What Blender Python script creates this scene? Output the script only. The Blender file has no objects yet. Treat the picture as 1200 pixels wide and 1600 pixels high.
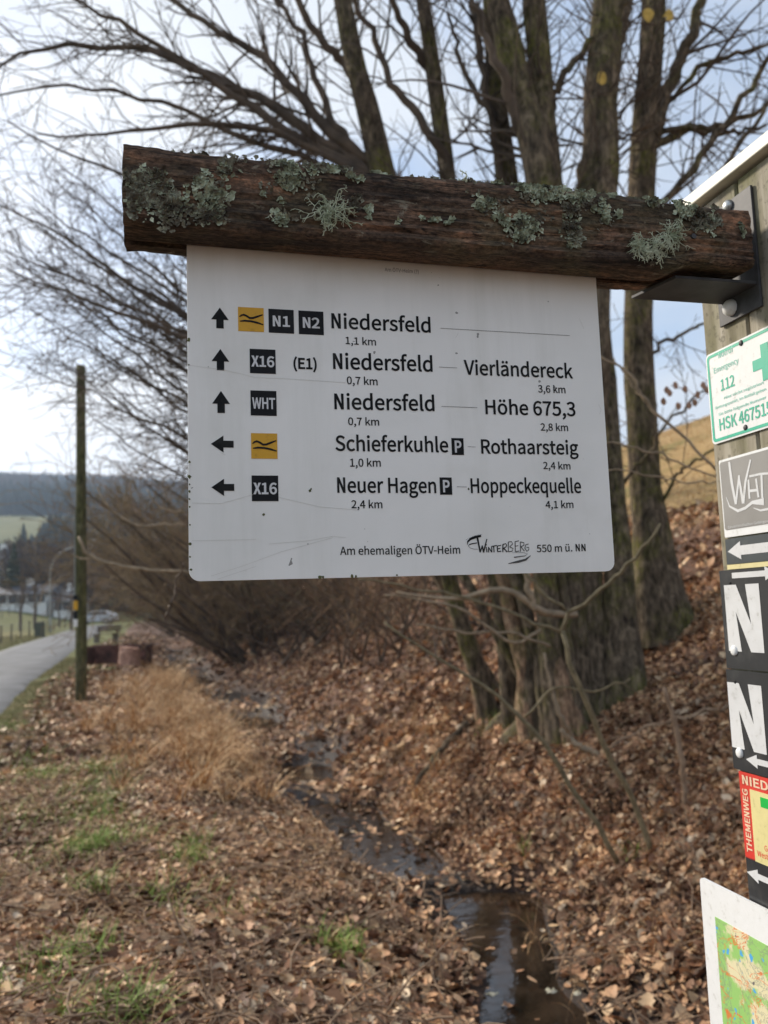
import bpy, math, random
import numpy as np
from mathutils import Vector, noise as mnoise, Matrix
random.seed(7)
RNG = np.random.default_rng(11)
S = bpy.context.scene
COL = S.collection

# ------------------------------------------------------------------ camera
CAM = np.array([0.0, 0.0, 1.6]); FPX = 1300.0
PITCH, ROLL = 0.1155, -0.034
_f = np.array([0, math.cos(PITCH), math.sin(PITCH)]); _r = np.array([1.0, 0, 0]); _u = np.cross(_r, _f)
RIGHT = math.cos(ROLL)*_r + math.sin(ROLL)*_u
UP = -math.sin(ROLL)*_r + math.cos(ROLL)*_u
cd = bpy.data.cameras.new('camera'); cam = bpy.data.objects.new('camera', cd); COL.objects.link(cam)
m = Matrix.Identity(4)
for i in range(3):
    m[i][0] = RIGHT[i]; m[i][1] = UP[i]; m[i][2] = -_f[i]; m[i][3] = CAM[i]
cam.matrix_world = m
cd.sensor_fit = 'AUTO'; cd.sensor_width = 36; cd.lens = FPX/1600*36
cd.clip_start = 0.05; cd.clip_end = 9000
cd.dof.use_dof = True; cd.dof.focus_distance = 1.12; cd.dof.aperture_fstop = 5.6
S.camera = cam

# ------------------------------------------------------------------ light
SUN_DIR = np.array([-0.80, 0.60, 0.0]); EL = math.radians(30)
SUN_DIR = np.array([SUN_DIR[0]*math.cos(EL), SUN_DIR[1]*math.cos(EL), math.sin(EL)])
W = bpy.data.worlds.new('World'); S.world = W; W.use_nodes = True
nt = W.node_tree; nt.nodes.clear()
N = nt.nodes.new; LK = nt.links.new
out = N('ShaderNodeOutputWorld'); bg = N('ShaderNodeBackground'); LK(bg.outputs[0], out.inputs[0])
sky = N('ShaderNodeTexSky'); sky.sky_type = 'NISHITA'; sky.sun_disc = False
sky.sun_elevation = EL; sky.sun_rotation = math.atan2(SUN_DIR[0], SUN_DIR[1])
sky.air_density = 1.0; sky.dust_density = 1.5
tc = N('ShaderNodeTexCoord'); mp = N('ShaderNodeMapping'); mp.inputs['Scale'].default_value = (1, 1, 2.6)
LK(tc.outputs['Generated'], mp.inputs[0])
nz = N('ShaderNodeTexNoise'); nz.inputs['Scale'].default_value = 1.9; nz.inputs['Detail'].default_value = 6; nz.inputs['Roughness'].default_value = 0.5
LK(mp.outputs[0], nz.inputs[0])
cr = N('ShaderNodeValToRGB'); cr.color_ramp.elements[0].position = 0.41; cr.color_ramp.elements[1].position = 0.57
LK(nz.outputs[0], cr.inputs[0])
# clouds thin out towards the right-hand side of the sky
cr.color_ramp.elements[0].color = (0.12, 0.12, 0.12, 1)
dotn = N('ShaderNodeVectorMath'); dotn.operation = 'DOT_PRODUCT'; LK(tc.outputs['Generated'], dotn.inputs[0])
dotn.inputs[1].default_value = (-0.50, 0.82, 0.26)
pw = N('ShaderNodeMath'); pw.operation = 'POWER'; pw.use_clamp = True; LK(dotn.outputs['Value'], pw.inputs[0]); pw.inputs[1].default_value = 10
cc = N('ShaderNodeMix'); cc.data_type = 'RGBA'; LK(pw.outputs[0], cc.inputs[0])
cc.inputs[6].default_value = (6.0, 6.5, 7.2, 1); cc.inputs[7].default_value = (10.5, 10.6, 10.9, 1)
skyb = N('ShaderNodeMix'); skyb.data_type = 'RGBA'; skyb.blend_type = 'ADD'; skyb.inputs[0].default_value = 1
LK(sky.outputs[0], skyb.inputs[6]); skyb.inputs[7].default_value = (1.3, 1.7, 2.3, 1)
mx = N('ShaderNodeMix'); mx.data_type = 'RGBA'
LK(cr.outputs[0], mx.inputs[0]); LK(skyb.outputs[2], mx.inputs[6]); LK(cc.outputs[2], mx.inputs[7])
LK(mx.outputs[2], bg.inputs[0]); bg.inputs[1].default_value = 0.105
sd = bpy.data.lights.new('sun', 'SUN'); sd.energy = 4.3; sd.angle = math.radians(7); sd.color = (1, 0.90, 0.77)
so = bpy.data.objects.new('sun', sd); COL.objects.link(so)
so.rotation_euler = Vector((-SUN_DIR[0], -SUN_DIR[1], -SUN_DIR[2])).to_track_quat('-Z', 'Y').to_euler()
S.render.engine = 'CYCLES'
S.view_settings.view_transform = 'Standard'; S.view_settings.look = 'None'
S.view_settings.exposure = 0.33; S.view_settings.gamma = 1; S.view_settings.use_curve_mapping = False
S.cycles.max_bounces = 6; S.cycles.diffuse_bounces = 3; S.cycles.glossy_bounces = 3
S.cycles.transparent_max_bounces = 6; S.cycles.volume_bounces = 0

HAZE = 0.00038
# ------------------------------------------------------------------ helpers
def ray(x, y):
    return (x-600)/FPX*RIGHT + (800-y)/FPX*UP + _f
def at(x, y, Y):
    d = ray(x, y); return CAM + d*(Y/d[1])
def tag(o, label=None, cat=None, group=None, kind=None):
    if label: o['label'] = label
    if cat: o['category'] = cat
    if group: o['group'] = group
    if kind: o['kind'] = kind
    return o
def wloc(o):
    v = np.zeros(3)
    while o is not None:
        v = v+np.array(o.location); o = o.parent
    return v
def mkmesh(name, V, F, mat=None, smooth=False):
    """F: list of faces, or an int array (n,k)"""
    me = bpy.data.meshes.new(name)
    V = np.asarray(V, dtype=np.float32)
    if isinstance(F, np.ndarray):
        n, k = F.shape
        me.vertices.add(len(V)); me.vertices.foreach_set('co', V.ravel())
        me.loops.add(n*k); me.loops.foreach_set('vertex_index', F.astype(np.int32).ravel())
        me.polygons.add(n); me.polygons.foreach_set('loop_start', np.arange(0, n*k, k, dtype=np.int32))
        me.update(calc_edges=True); me.validate()
    else:
        me.from_pydata(V.tolist(), [], [list(f) for f in F])
    if smooth: me.shade_smooth()
    if mat: me.materials.append(mat)
    return me
def obj(name, V, F, mat=None, parent=None, smooth=False, origin=None):
    """V in world coordinates; the object's origin is its parent's unless given"""
    V = np.asarray(V, dtype=float)
    base = wloc(parent) if parent is not None else np.zeros(3)
    org = base if origin is None else np.asarray(origin, float)
    me = mkmesh(name, V-org, F, mat, smooth)
    o = bpy.data.objects.new(name, me); COL.objects.link(o)
    if parent is not None: o.parent = parent
    o.location = tuple(org-base)
    return o
def empty(name, loc, rz=0):
    o = bpy.data.objects.new(name, None); COL.objects.link(o); o.location = tuple(loc); o.rotation_euler = (0, 0, rz)
    o.empty_display_size = 0.1
    return o
def kids(o): return [c for c in bpy.data.objects if c.parent == o]
def copy_tree(o, parent=None, _ch=None):
    c = o.copy(); COL.objects.link(c); c.parent = parent
    for ch in kids(o):
        d = ch.copy(); COL.objects.link(d); d.parent = c
        for g in kids(ch):
            e = g.copy(); COL.objects.link(e); e.parent = d
    return c
class MB:
    def __init__(s): s.V = []; s.F = []
    def add(s, V, F):
        k = len(s.V); s.V += [tuple(v) for v in V]; s.F += [tuple(i+k for i in f) for f in F]
    def box(s, lo, hi, frame=None):
        c = [(x, y, z) for z in (lo[2], hi[2]) for y in (lo[1], hi[1]) for x in (lo[0], hi[0])]
        if frame is not None: c = [frame(*p) for p in c]
        s.add(c, [(0, 2, 3, 1), (4, 5, 7, 6), (0, 1, 5, 4), (2, 6, 7, 3), (0, 4, 6, 2), (1, 3, 7, 5)])
    def tube(s, pts, rad, sides=8, cap=True):
        V, F = tube(pts, rad, sides); s.add(V, F.tolist())
        if cap:
            n = len(s.V); s.F.append(tuple(range(n-sides, n))); s.F.append(tuple(reversed(range(n-len(V), n-len(V)+sides))))
    def build(s, name, mat, parent=None, smooth=False, bevel=0):
        o = obj(name, s.V, s.F, mat, parent, smooth)
        if bevel:
            b = o.modifiers.new('bevel', 'BEVEL'); b.width = bevel; b.segments = 2; b.limit_method = 'ANGLE'
        return o
def tube(pts, rad, sides=6):
    P = np.asarray(pts, float); n = len(P)
    R = np.full(n, rad) if np.isscalar(rad) else np.asarray(rad, float)
    T = np.empty_like(P); T[1:-1] = P[2:]-P[:-2]; T[0] = P[1]-P[0]; T[-1] = P[-1]-P[-2]
    T /= np.linalg.norm(T, axis=1)[:, None]+1e-9
    ref = np.array([0.31, 0.17, 0.93]) if abs(T[0][2]) < 0.8 else np.array([0.95, 0.3, 0.05])
    A = np.cross(T, ref); A /= np.linalg.norm(A, axis=1)[:, None]+1e-9
    B = np.cross(T, A)
    a = np.arange(sides)*2*math.pi/sides
    V = P[:, None]+R[:, None, None]*(np.cos(a)[None, :, None]*A[:, None]+np.sin(a)[None, :, None]*B[:, None])
    i = np.arange(n-1)[:, None]*sides; j = np.arange(sides)[None]; j2 = (j+1) % sides
    F = np.stack([i+j, i+j2, i+sides+j2, i+sides+j], -1).reshape(-1, 4)
    return V.reshape(-1, 3), F
class Tubes:
    def __init__(s): s.V = []; s.F = []; s.n = 0
    def add(s, pts, rad, sides=3):
        V, F = tube(pts, rad, sides); s.V.append(V); s.F.append(F+s.n); s.n += len(V)
    def build(s, name, mat, parent=None):
        return obj(name, np.concatenate(s.V), np.concatenate(s.F), mat, parent, smooth=True)

# ------------------------------------------------------------------ materials
def newmat(name):
    mt = bpy.data.materials.new(name); mt.use_nodes = True
    t = mt.node_tree; return mt, t, t.nodes['Principled BSDF']
def ramp(t, fac, stops):
    r = t.nodes.new('ShaderNodeValToRGB'); e = r.color_ramp.elements
    e[0].position = stops[0][0]; e[0].color = (*stops[0][1], 1)
    e[1].position = stops[-1][0]; e[1].color = (*stops[-1][1], 1)
    for p, c in stops[1:-1]:
        k = e.new(p); k.color = (*c, 1)
    t.links.new(fac, r.inputs[0]); return r
def noise(t, scale, detail=5, rough=0.55, stretch=None, coord='Object', dist=0):
    c = t.nodes.new('ShaderNodeTexCoord'); mp = t.nodes.new('ShaderNodeMapping')
    if stretch: mp.inputs['Scale'].default_value = stretch
    t.links.new(c.outputs[coord], mp.inputs[0])
    n = t.nodes.new('ShaderNodeTexNoise'); n.inputs['Scale'].default_value = scale
    n.inputs['Detail'].default_value = detail; n.inputs['Roughness'].default_value = rough; n.inputs['Distortion'].default_value = dist
    t.links.new(mp.outputs[0], n.inputs[0]); return n
def bump(t, b, h, strength=0.4, dist=0.01):
    k = t.nodes.new('ShaderNodeBump'); k.inputs['Strength'].default_value = strength; k.inputs['Distance'].default_value = dist
    t.links.new(h, k.inputs['Height']); t.links.new(k.outputs[0], b.inputs['Normal']); return k
def mixc(t, fac, a, b, mode='MIX'):
    m = t.nodes.new('ShaderNodeMix'); m.data_type = 'RGBA'; m.blend_type = mode
    for s, v in ((0, fac), (6, a), (7, b)):
        if hasattr(v, 'is_linked') or isinstance(v, bpy.types.NodeSocket): t.links.new(v, m.inputs[s])
        elif s == 0: m.inputs[0].default_value = v
        else: m.inputs[s].default_value = (*v, 1)
    return m.outputs[2]
def nmat(name, stops, scale=8, rough=0.8, bmp=0.3, bd=0.01, stretch=None, detail=5, metal=0, spec=0.3):
    mt, t, b = newmat(name)
    n = noise(t, scale, detail, stretch=stretch)
    r = ramp(t, n.outputs[0], stops); t.links.new(r.outputs[0], b.inputs['Base Color'])
    b.inputs['Roughness'].default_value = rough; b.inputs['Metallic'].default_value = metal
    b.inputs['Specular IOR Level'].default_value = spec
    if bmp: bump(t, b, n.outputs[0], bmp, bd)
    return mt
def flat(name, c, rough=0.5, spec=0.4, metal=0, var=0.08):
    mt = nmat(name, [(0.3, tuple(x*(1-var) for x in c)), (0.7, tuple(min(1, x*(1+var)) for x in c))], 9, rough, 0, spec=spec, metal=metal)
    t = mt.node_tree; b = t.nodes['Principled BSDF']; old = b.inputs['Base Color'].links[0].from_socket
    n = noise(t, 70, 6, 0.7); n2 = noise(t, 18, 6, 0.65)
    k = mixc(t, 1.0, old, ramp(t, n.outputs[0], [(0.33, (0.80, 0.79, 0.76)), (0.42, (0.99, 0.99, 0.98)), (0.7, (1.04, 1.04, 1.04))]).outputs[0], 'MULTIPLY')
    k = mixc(t, ramp(t, n2.outputs[0], [(0.55, (0,)*3), (0.75, (0.10,)*3)]).outputs[0], k, (0.30, 0.29, 0.24))
    t.links.new(k, b.inputs['Base Color']); return mt
def randmat(name, stops, rough=0.7, broad=False):
    mt, t, b = newmat(name)
    oi = t.nodes.new('ShaderNodeObjectInfo')
    r = ramp(t, oi.outputs['Random'], stops)
    n = noise(t, 30, 3)
    c = mixc(t, 0.45, r.outputs[0], ramp(t, n.outputs[0], [(0.3, (0.45, 0.43, 0.42)), (0.7, (1.25, 1.22, 1.18))]).outputs[0], 'MULTIPLY')
    if broad:
        ge = t.nodes.new('ShaderNodeNewGeometry'); nn_ = t.nodes.new('ShaderNodeTexNoise'); nn_.inputs['Scale'].default_value = 1.6; nn_.inputs['Detail'].default_value = 5
        t.links.new(ge.outputs['Position'], nn_.inputs[0])
        c = mixc(t, 1.0, c, ramp(t, nn_.outputs[0], [(0.36, (0.50, 0.45, 0.42)), (0.5, (0.92, 0.88, 0.86)), (0.62, (1.22, 1.17, 1.10))]).outputs[0], 'MULTIPLY')
    t.links.new(c, b.inputs['Base Color']); b.inputs['Roughness'].default_value = rough
    b.inputs['Specular IOR Level'].default_value = 0.2
    return mt
def _late(): M['twig_warm'] = randmat('brown_twig_bark', [(0, (0.10, 0.066, 0.045)), (0.35, (0.26, 0.165, 0.10)), (0.7, (0.30, 0.21, 0.12)), (1, (0.15, 0.125, 0.07))], 0.85)
def barkmat(name, dark, light, moss, mossamt=0.5, scale=9):
    mt, t, b = newmat(name)
    n = noise(t, scale, 7, 0.62, stretch=(1, 1, 0.45))
    n2 = noise(t, 2.3, 5, 0.6); n3 = noise(t, 42, 4, 0.6, stretch=(1, 1, 0.5))
    base = ramp(t, n.outputs[0], [(0.32, dark), (0.52, tuple((a+c)/2 for a, c in zip(dark, light))), (0.68, light)]).outputs[0]
    mf = ramp(t, n2.outputs[0], [(0.5-mossamt*0.2, (0, 0, 0)), (0.66-mossamt*0.1, (1, 1, 1))]).outputs[0]
    sc = mixc(t, 1.0, mf, ramp(t, n3.outputs[0], [(0.38, (0.1,)*3), (0.6, (1,)*3)]).outputs[0], 'MULTIPLY')
    c = mixc(t, sc, base, moss)
    n5 = noise(t, 5.5, 6, 0.65, dist=.5); n6 = noise(t, 26, 6, 0.7, stretch=(1, 1, .25))
    c = mixc(t, ramp(t, n5.outputs[0], [(0.56, (0,)*3), (0.66, (0.45,)*3)]).outputs[0], c, tuple(min(.6, x*1.45+.015) for x in light))
    c = mixc(t, 0.8, c, ramp(t, n6.outputs[0], [(0.36, (0.22, 0.22, 0.22)), (0.5, (0.9, 0.9, 0.9)), (0.64, (1.45, 1.42, 1.38))]).outputs[0], 'MULTIPLY')
    t.links.new(c, b.inputs['Base Color']); b.inputs['Roughness'].default_value = 0.92; b.inputs['Specular IOR Level'].default_value = 0.15
    bump(t, b, n6.outputs[0], 0.8, 0.04)
    return mt
M = {}
M['bark'] = barkmat('mossy_bark', (0.045, 0.034, 0.024), (0.23, 0.18, 0.125), (0.13, 0.13, 0.03), 0.2, 16)
M['bark_pale'] = barkmat('pale_bark', (0.13, 0.080, 0.052), (0.46, 0.31, 0.20), (0.13, 0.14, 0.03), 0.2, 24)
M['twig'] = nmat('twig_bark', [(0.3, (0.055, 0.042, 0.032)), (0.7, (0.15, 0.11, 0.08))], 5, 0.85, 0)
M['twig_warm'] = None
M['cane'] = nmat('pale_sapling_bark', [(0.3, (0.17, 0.13, 0.085)), (0.7, (0.38, 0.29, 0.19))], 12, 0.7, 0.2, 0.002)
M['olive_cane'] = nmat('olive_sapling_bark', [(0.3, (0.10, 0.082, 0.045)), (0.7, (0.25, 0.20, 0.115))], 18, 0.7, 0.2, 0.002)
M['deadwood'] = nmat('dead_wood', [(0.3, (0.16, 0.10, 0.06)), (0.7, (0.34, 0.24, 0.16))], 14, 0.85, 0.3, 0.003)
M['lettering'] = flat('black_print', (0.010, 0.011, 0.012), 0.6, 0.12)
M['lettering_thin'] = flat('grey_print', (0.16, 0.16, 0.16), 0.5)
M['grey_logo'] = flat('dark_grey_print', (0.06, 0.06, 0.06), 0.5)
M['badge'] = flat('black_badge_print', (0.011, 0.012, 0.014), 0.6, 0.15)
M['yellow'] = flat('yellow_badge_print', (0.62, 0.33, 0.012), 0.45)
M['white_print'] = flat('white_print', (0.60, 0.61, 0.62), 0.5)
M['white_plate'] = flat('white_plate', (0.74, 0.75, 0.75), 0.35, var=0.03)
M['green_print'] = flat('green_print', (0.03, 0.42, 0.27), 0.4)
M['green_fade'] = flat('faded_green_print', (0.20, 0.55, 0.44), 0.4)
M['steel'] = nmat('dark_steel', [(0.3, (0.035, 0.036, 0.038)), (0.7, (0.075, 0.075, 0.078))], 30, 0.55, 0.1, 0.001)
M['zinc'] = flat('zinc_bolt', (0.55, 0.56, 0.55), 0.35, metal=0.6)
M['rust'] = nmat('rusty_steel', [(0.3, (0.055, 0.028, 0.022)), (0.55, (0.12, 0.055, 0.042)), (0.72, (0.28, 0.14, 0.11))], 5, 0.8, 0.3, 0.01)
M['stump'] = nmat('weathered_stump_wood', [(0.3, (0.28, 0.14, 0.10)), (0.7, (0.58, 0.36, 0.27))], 8, 0.85, 0.4, 0.02)

_late()
# white sign panel with specks of dirt and faint staining
mt, t, b = newmat('sign_enamel'); M['sign'] = mt
n = noise(t, 3, 5); n2 = noise(t, 90, 2, 0.4)
base = ramp(t, n.outputs[0], [(0.3, (0.75, 0.75, 0.71)), (0.5, (0.85, 0.845, 0.81)), (0.7, (0.87, 0.865, 0.83))]).outputs[0]
vo = t.nodes.new('ShaderNodeTexVoronoi'); vo.inputs['Scale'].default_value = 34; vo.inputs['Randomness'].default_value = 1
c_ = t.nodes.new('ShaderNodeTexCoord'); ad = t.nodes.new('ShaderNodeVectorMath'); ad.operation = 'ADD'
sc = t.nodes.new('ShaderNodeVectorMath'); sc.operation = 'SCALE'; sc.inputs['Scale'].default_value = 0.02
t.links.new(n2.outputs['Color'], sc.inputs[0]); t.links.new(c_.outputs['Object'], ad.inputs[0]); t.links.new(sc.outputs[0], ad.inputs[1])
t.links.new(ad.outputs[0], vo.inputs[0])
# speck size differs from cell to cell, most cells have none
szr = ramp(t, vo.outputs['Color'], [(0.0, (0,)*3), (0.42, (0.0,)*3), (1.0, (0.115,)*3)])
cmp_ = t.nodes.new('ShaderNodeMath'); cmp_.operation = 'LESS_THAN'
t.links.new(vo.outputs['Distance'], cmp_.inputs[0]); t.links.new(szr.outputs[0], cmp_.inputs[1])
m2 = t.nodes.new('ShaderNodeMath'); m2.operation = 'MULTIPLY'; m2.inputs[1].default_value = 0.75; t.links.new(cmp_.outputs[0], m2.inputs[0])
nd = noise(t, 16, 6, 0.65, stretch=(1, 1, .09)); ne = noise(t, 4.5, 6, 0.6)
base = mixc(t, ramp(t, nd.outputs[0], [(0.50, (0,)*3), (0.72, (0.22,)*3)]).outputs[0], base, (0.50, 0.50, 0.43))
base = mixc(t, ramp(t, ne.outputs[0], [(0.52, (0,)*3), (0.70, (0.30,)*3)]).outputs[0], base, (0.56, 0.55, 0.48))
t.links.new(mixc(t, m2.outputs[0], base, (0.09, 0.085, 0.07)), b.inputs['Base Color'])
b.inputs['Roughness'].default_value = 0.42; b.inputs['Specular IOR Level'].default_value = 0.35

# weathered beam
mt, t, b = newmat('weathered_beam_wood'); M['beam'] = mt
g1 = noise(t, 15, 9, 0.68, stretch=(0.3, 1, 1.3), dist=0.9); g2 = noise(t, 75, 6, 0.65, stretch=(0.2, 1, 1.4)); g3 = noise(t, 9, 5)
c1 = ramp(t, g1.outputs[0], [(0.33, (0.018, 0.012, 0.009)), (0.44, (0.062, 0.044, 0.032)), (0.56, (0.135, 0.085, 0.056)), (0.68, (0.32, 0.17, 0.10))]).outputs[0]
c2 = mixc(t, 0.75, c1, ramp(t, g2.outputs[0], [(0.3, (0.25, 0.25, 0.25)), (0.65, (1.35, 1.25, 1.2))]).outputs[0], 'MULTIPLY')
mfac = ramp(t, g3.outputs[0], [(0.48, (0,)*3), (0.64, (0.6,)*3)]).outputs[0]
t.links.new(mixc(t, mfac, c2, (0.075, 0.066, 0.036)), b.inputs['Base Color'])
b.inputs['Roughness'].default_value = 0.85; b.inputs['Specular IOR Level'].default_value = 0.25
bump(t, b, g2.outputs[0], 0.8, 0.006)
g5 = noise(t, 230, 5, 0.7, stretch=(0.45, 1, 1)); g6 = noise(t, 28, 7, 0.7, stretch=(0.5, 1, 1.2), dist=1.2); g7 = noise(t, 34, 5, 0.6, stretch=(0.07, 1, 1.5), dist=.4)
old = b.inputs['Base Color'].links[0].from_socket
c3 = mixc(t, 1.0, old, ramp(t, g5.outputs[0], [(0.36, (0.45, 0.45, 0.45)), (0.5, (1, 1, 1)), (0.62, (1.6, 1.55, 1.5))]).outputs[0], 'MULTIPLY')
c3 = mixc(t, ramp(t, g6.outputs[0], [(0.60, (0,)*3), (0.66, (0.55,)*3)]).outputs[0], c3, (0.30, 0.27, 0.20))
c3 = mixc(t, ramp(t, g7.outputs[0], [(0.485, (0,)*3), (0.497, (0.9,)*3), (0.503, (0.9,)*3), (0.515, (0,)*3)]).outputs[0], c3, (0.010, 0.008, 0.006))
t.links.new(c3, b.inputs['Base Color'])

mt, t, b = newmat('lichen_grey'); M['lichen'] = mt
n = noise(t, 55, 4); t.links.new(ramp(t, n.outputs[0], [(0.32, (0.07, 0.075, 0.05)), (0.45, (0.24, 0.26, 0.17)), (0.55, (0.38, 0.43, 0.31)), (0.68, (0.62, 0.66, 0.50))]).outputs[0], b.inputs['Base Color']); b.inputs['Roughness'].default_value = 0.9
mt, t, b = newmat('lichen_brown'); M['lichen_brown'] = mt
n = noise(t, 55, 4); t.links.new(ramp(t, n.outputs[0], [(0.34, (0.05, 0.042, 0.03)), (0.5, (0.15, 0.135, 0.095)), (0.66, (0.36, 0.38, 0.29))]).outputs[0], b.inputs['Base Color']); b.inputs['Roughness'].default_value = 0.9
mt, t, b = newmat('lichen_pale'); M['lichen_pale'] = mt
n = noise(t, 40, 3); t.links.new(ramp(t, n.outputs[0], [(0.3, (0.33, 0.38, 0.25)), (0.7, (0.66, 0.70, 0.54))]).outputs[0], b.inputs['Base Color']); b.inputs['Roughness'].default_value = 0.9
# post wood: grey-green weathered planks
mt, t, b = newmat('grey_post_wood'); M['post'] = mt
g1 = noise(t, 30, 7, 0.65, stretch=(1, 1, 0.06)); g3 = noise(t, 7, 6, 0.6, stretch=(1, 1, 0.5)); g4 = noise(t, 90, 3)
c1 = ramp(t, g1.outputs[0], [(0.3, (0.13, 0.11, 0.075)), (0.5, (0.27, 0.24, 0.18)), (0.7, (0.42, 0.385, 0.31))]).outputs[0]
mf = ramp(t, g3.outputs[0], [(0.46, (0,)*3), (0.62, (0.75,)*3)]).outputs[0]
c2 = mixc(t, mf, c1, (0.13, 0.13, 0.045))
t.links.new(mixc(t, ramp(t, g4.outputs[0], [(0.56, (0,)*3), (0.68, (0.6,)*3)]).outputs[0], c2, (0.09, 0.08, 0.05)), b.inputs['Base Color'])
b.inputs['Roughness'].default_value = 0.85; bump(t, b, g1.outputs[0], 0.5, 0.004)

# map graphic on the board
mt, t, b = newmat('map_print'); M['map'] = mt
n1 = noise(t, 14, 5, 0.6); n2 = noise(t, 26, 4, 0.6); n3 = noise(t, 9, 6, 0.7, dist=1.5); n4 = noise(t, 45, 2); n5 = noise(t, 11, 5, 0.6, dist=2.0, stretch=(1.3, 1, 1))
c = mixc(t, ramp(t, n1.outputs[0], [(0.53, (0,)*3), (0.58, (1,)*3)]).outputs[0], (0.30, 0.55, 0.16), (0.72, 0.66, 0.42))
c = mixc(t, ramp(t, n3.outputs[0], [(0.485, (0,)*3), (0.495, (0.6,)*3), (0.505, (0.6,)*3), (0.515, (0,)*3)]).outputs[0], c, (0.22, 0.25, 0.2))
c = mixc(t, ramp(t, n5.outputs[0], [(0.545, (0,)*3), (0.552, (1,)*3), (0.560, (1,)*3), (0.567, (0,)*3)]).outputs[0], c, (0.68, 0.17, 0.04))
c = mixc(t, ramp(t, n4.outputs[0], [(0.665, (0,)*3), (0.69, (1,)*3)]).outputs[0], c, (0.08, 0.38, 0.72))
c = mixc(t, ramp(t, n2.outputs[0], [(0.31, (1,)*3), (0.335, (0,)*3)]).outputs[0], c, (0.14, 0.13, 0.13))
t.links.new(c, b.inputs['Base Color']); b.inputs['Roughness'].default_value = 0.4

# ------------------------------------------------------------------ terrain
CY = np.array([[-60, 22], [-10, 5.5], [0, 2.2], [3, 1.1], [4.45, .78], [5.5, .70], [6.4, .64], [7.0, .12], [8.4, -.26], [9.4, -.60], [12, -1.3], [16.3, -2.6], [19.6, -3.5], [28, -6.5], [38, -9.5], [80, -20.5], [200, -50], [3000, -750]], float)
EY = np.array([[-60, 8], [-10, .2], [0, -2.3], [3, -3.1], [8, -4.7], [14.9, -6.85], [21.6, -9.15], [31, -12.0], [45, -16.5], [75, -25.5], [130, -41], [200, -56], [3000, -700]], float)
PU = np.array([[-4000, 0], [-30, 0], [-9, 0], [-3.2, .0], [-1.8, -.07], [-1.1, -.22], [-.55, -.46], [-.2, -.57], [.15, -.57], [.45, -.49], [.85, -.23], [1.65, .28], [2.65, .76], [3.7, 1.42], [4.4, 1.95], [5.4, 2.6], [6.5, 3.1], [10, 4.2], [15.4, 6.5], [26, 10.2], [40, 14], [70, 19], [120, 24], [4000, 30]], float)
ZL = np.array([[-100, 0], [0, 0], [45, .3], [60, .5], [95, 1.8], [130, 4.5], [200, 11], [250, 18.5], [300, 25], [350, 29], [400, 41], [470, 58], [520, 67], [700, 106], [1000, 166], [1300, 222], [2000, 180], [3200, 120]], float)
def itp(A, v): return np.interp(v, A[:, 0], A[:, 1])
def sst(v, a, b):
    k = np.clip((v-a)/(b-a), 0, 1); return k*k*(3-2*k)
def cditch(y): return itp(CY, y)
_k = RNG.normal(size=(3, 14, 2)); _ph = RNG.uniform(0, 6.28, (3, 14))
def wob(x, y, o, sc):
    r = 0
    for i in range(14): r = r+np.sin((_k[o, i, 0]*x+_k[o, i, 1]*y)*sc+_ph[o, i])
    return r/5.0
POOLS = [(4.2, 6.5), (6.95, 9.5), (10.6, 11.9), (15.2, 17.2), (24, 27.5), (34, 37)]
def height(x, y):
    x = np.asarray(x, float); y = np.asarray(y, float)
    B = np.maximum(0, y-10)*.008
    u = x-cditch(y)
    p = itp(PU, u)+0.0
    # smooth the profile knots a little
    p = (p+itp(PU, u-.12)+itp(PU, u+.12)+itp(PU, u-.25)+itp(PU, u+.25))/5
    inb = np.exp(-(u/(.64+.22*sst(y, 6.6, 7.4)*(1-sst(y, 9, 10))))**2)
    land = np.ones_like(u)
    for a, b in POOLS:
        land = land*(1-sst(y, a-.35, a+.15)*(1-sst(y, b-.15, b+.35)))
    p = p+inb*(land*.125-.035)+.05*inb*np.abs(wob(x, y, 1, 3.3))*land
    E = itp(EY, y)
    road = sst(x, E-5.2, E-4.0)*(1-sst(x, E+.15, E+1.5))
    near = 1-sst(np.hypot(x, y), 45, 90)
    nz_ = (.035*wob(x, y, 0, 1.7)+.018*wob(x, y, 1, 5.1)+.05*sst(u, 1.2, 4)*wob(x, y, 2, 1.1))*near*(1-road)
    z = B+p+nz_-.045*road
    # valley and hills
    a = np.where(y > 1, x/np.maximum(y, 1), 0)
    af = np.interp(a, [-.8, -.46, -.36, -.25, 0, .5], [1.05, 1.0, .96, .9, .75, .7])
    zl = itp(ZL, y)*af
    wl = sst(-u, 10, 24)
    zz = z*(1-wl)+(zl+0.15*wob(x, y, 2, .05)*sst(y, 60, 200))*wl
    tf = sst(y, 95, 160)
    z = zz*(1-tf)+zl*tf
    return z
def ground(px, py):
    d = ray(px, py); t = 1.0
    p = CAM+d*t
    while t < 900:
        p = CAM+d*t
        if p[2] < height(p[0], p[1]): break
        t += max(.01, t*.002)
    return np.array([p[0], p[1], float(height(p[0], p[1]))])
def spaced(lo, hi, fine_lo, fine_hi, st, g=1.09):
    a = list(np.arange(fine_lo, fine_hi, st)); s = st; v = fine_lo; L = []
    while v > lo: s *= g; v -= s; L.append(v)
    s = st; v = a[-1]; R = []
    while v < hi: s *= g; v += s; R.append(v)
    return np.array(L[::-1]+a+R)
us = spaced(-2200, 2200, -4.2, 5.0, .075, 1.07); ys = spaced(-60, 3000, 2.6, 17, .075, 1.03)
U, Y = np.meshgrid(us, ys); X = U+cditch(Y)
Z = height(X, Y)
nu, ny = len(us), len(ys)
V = np.stack([X, Y, Z], -1).reshape(-1, 3)
ii, jj = np.meshgrid(np.arange(ny-1), np.arange(nu-1), indexing='ij'); k = (ii*nu+jj)
F = np.stack([k, k+1, k+nu+1, k+nu], -1).reshape(-1, 4)
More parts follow.
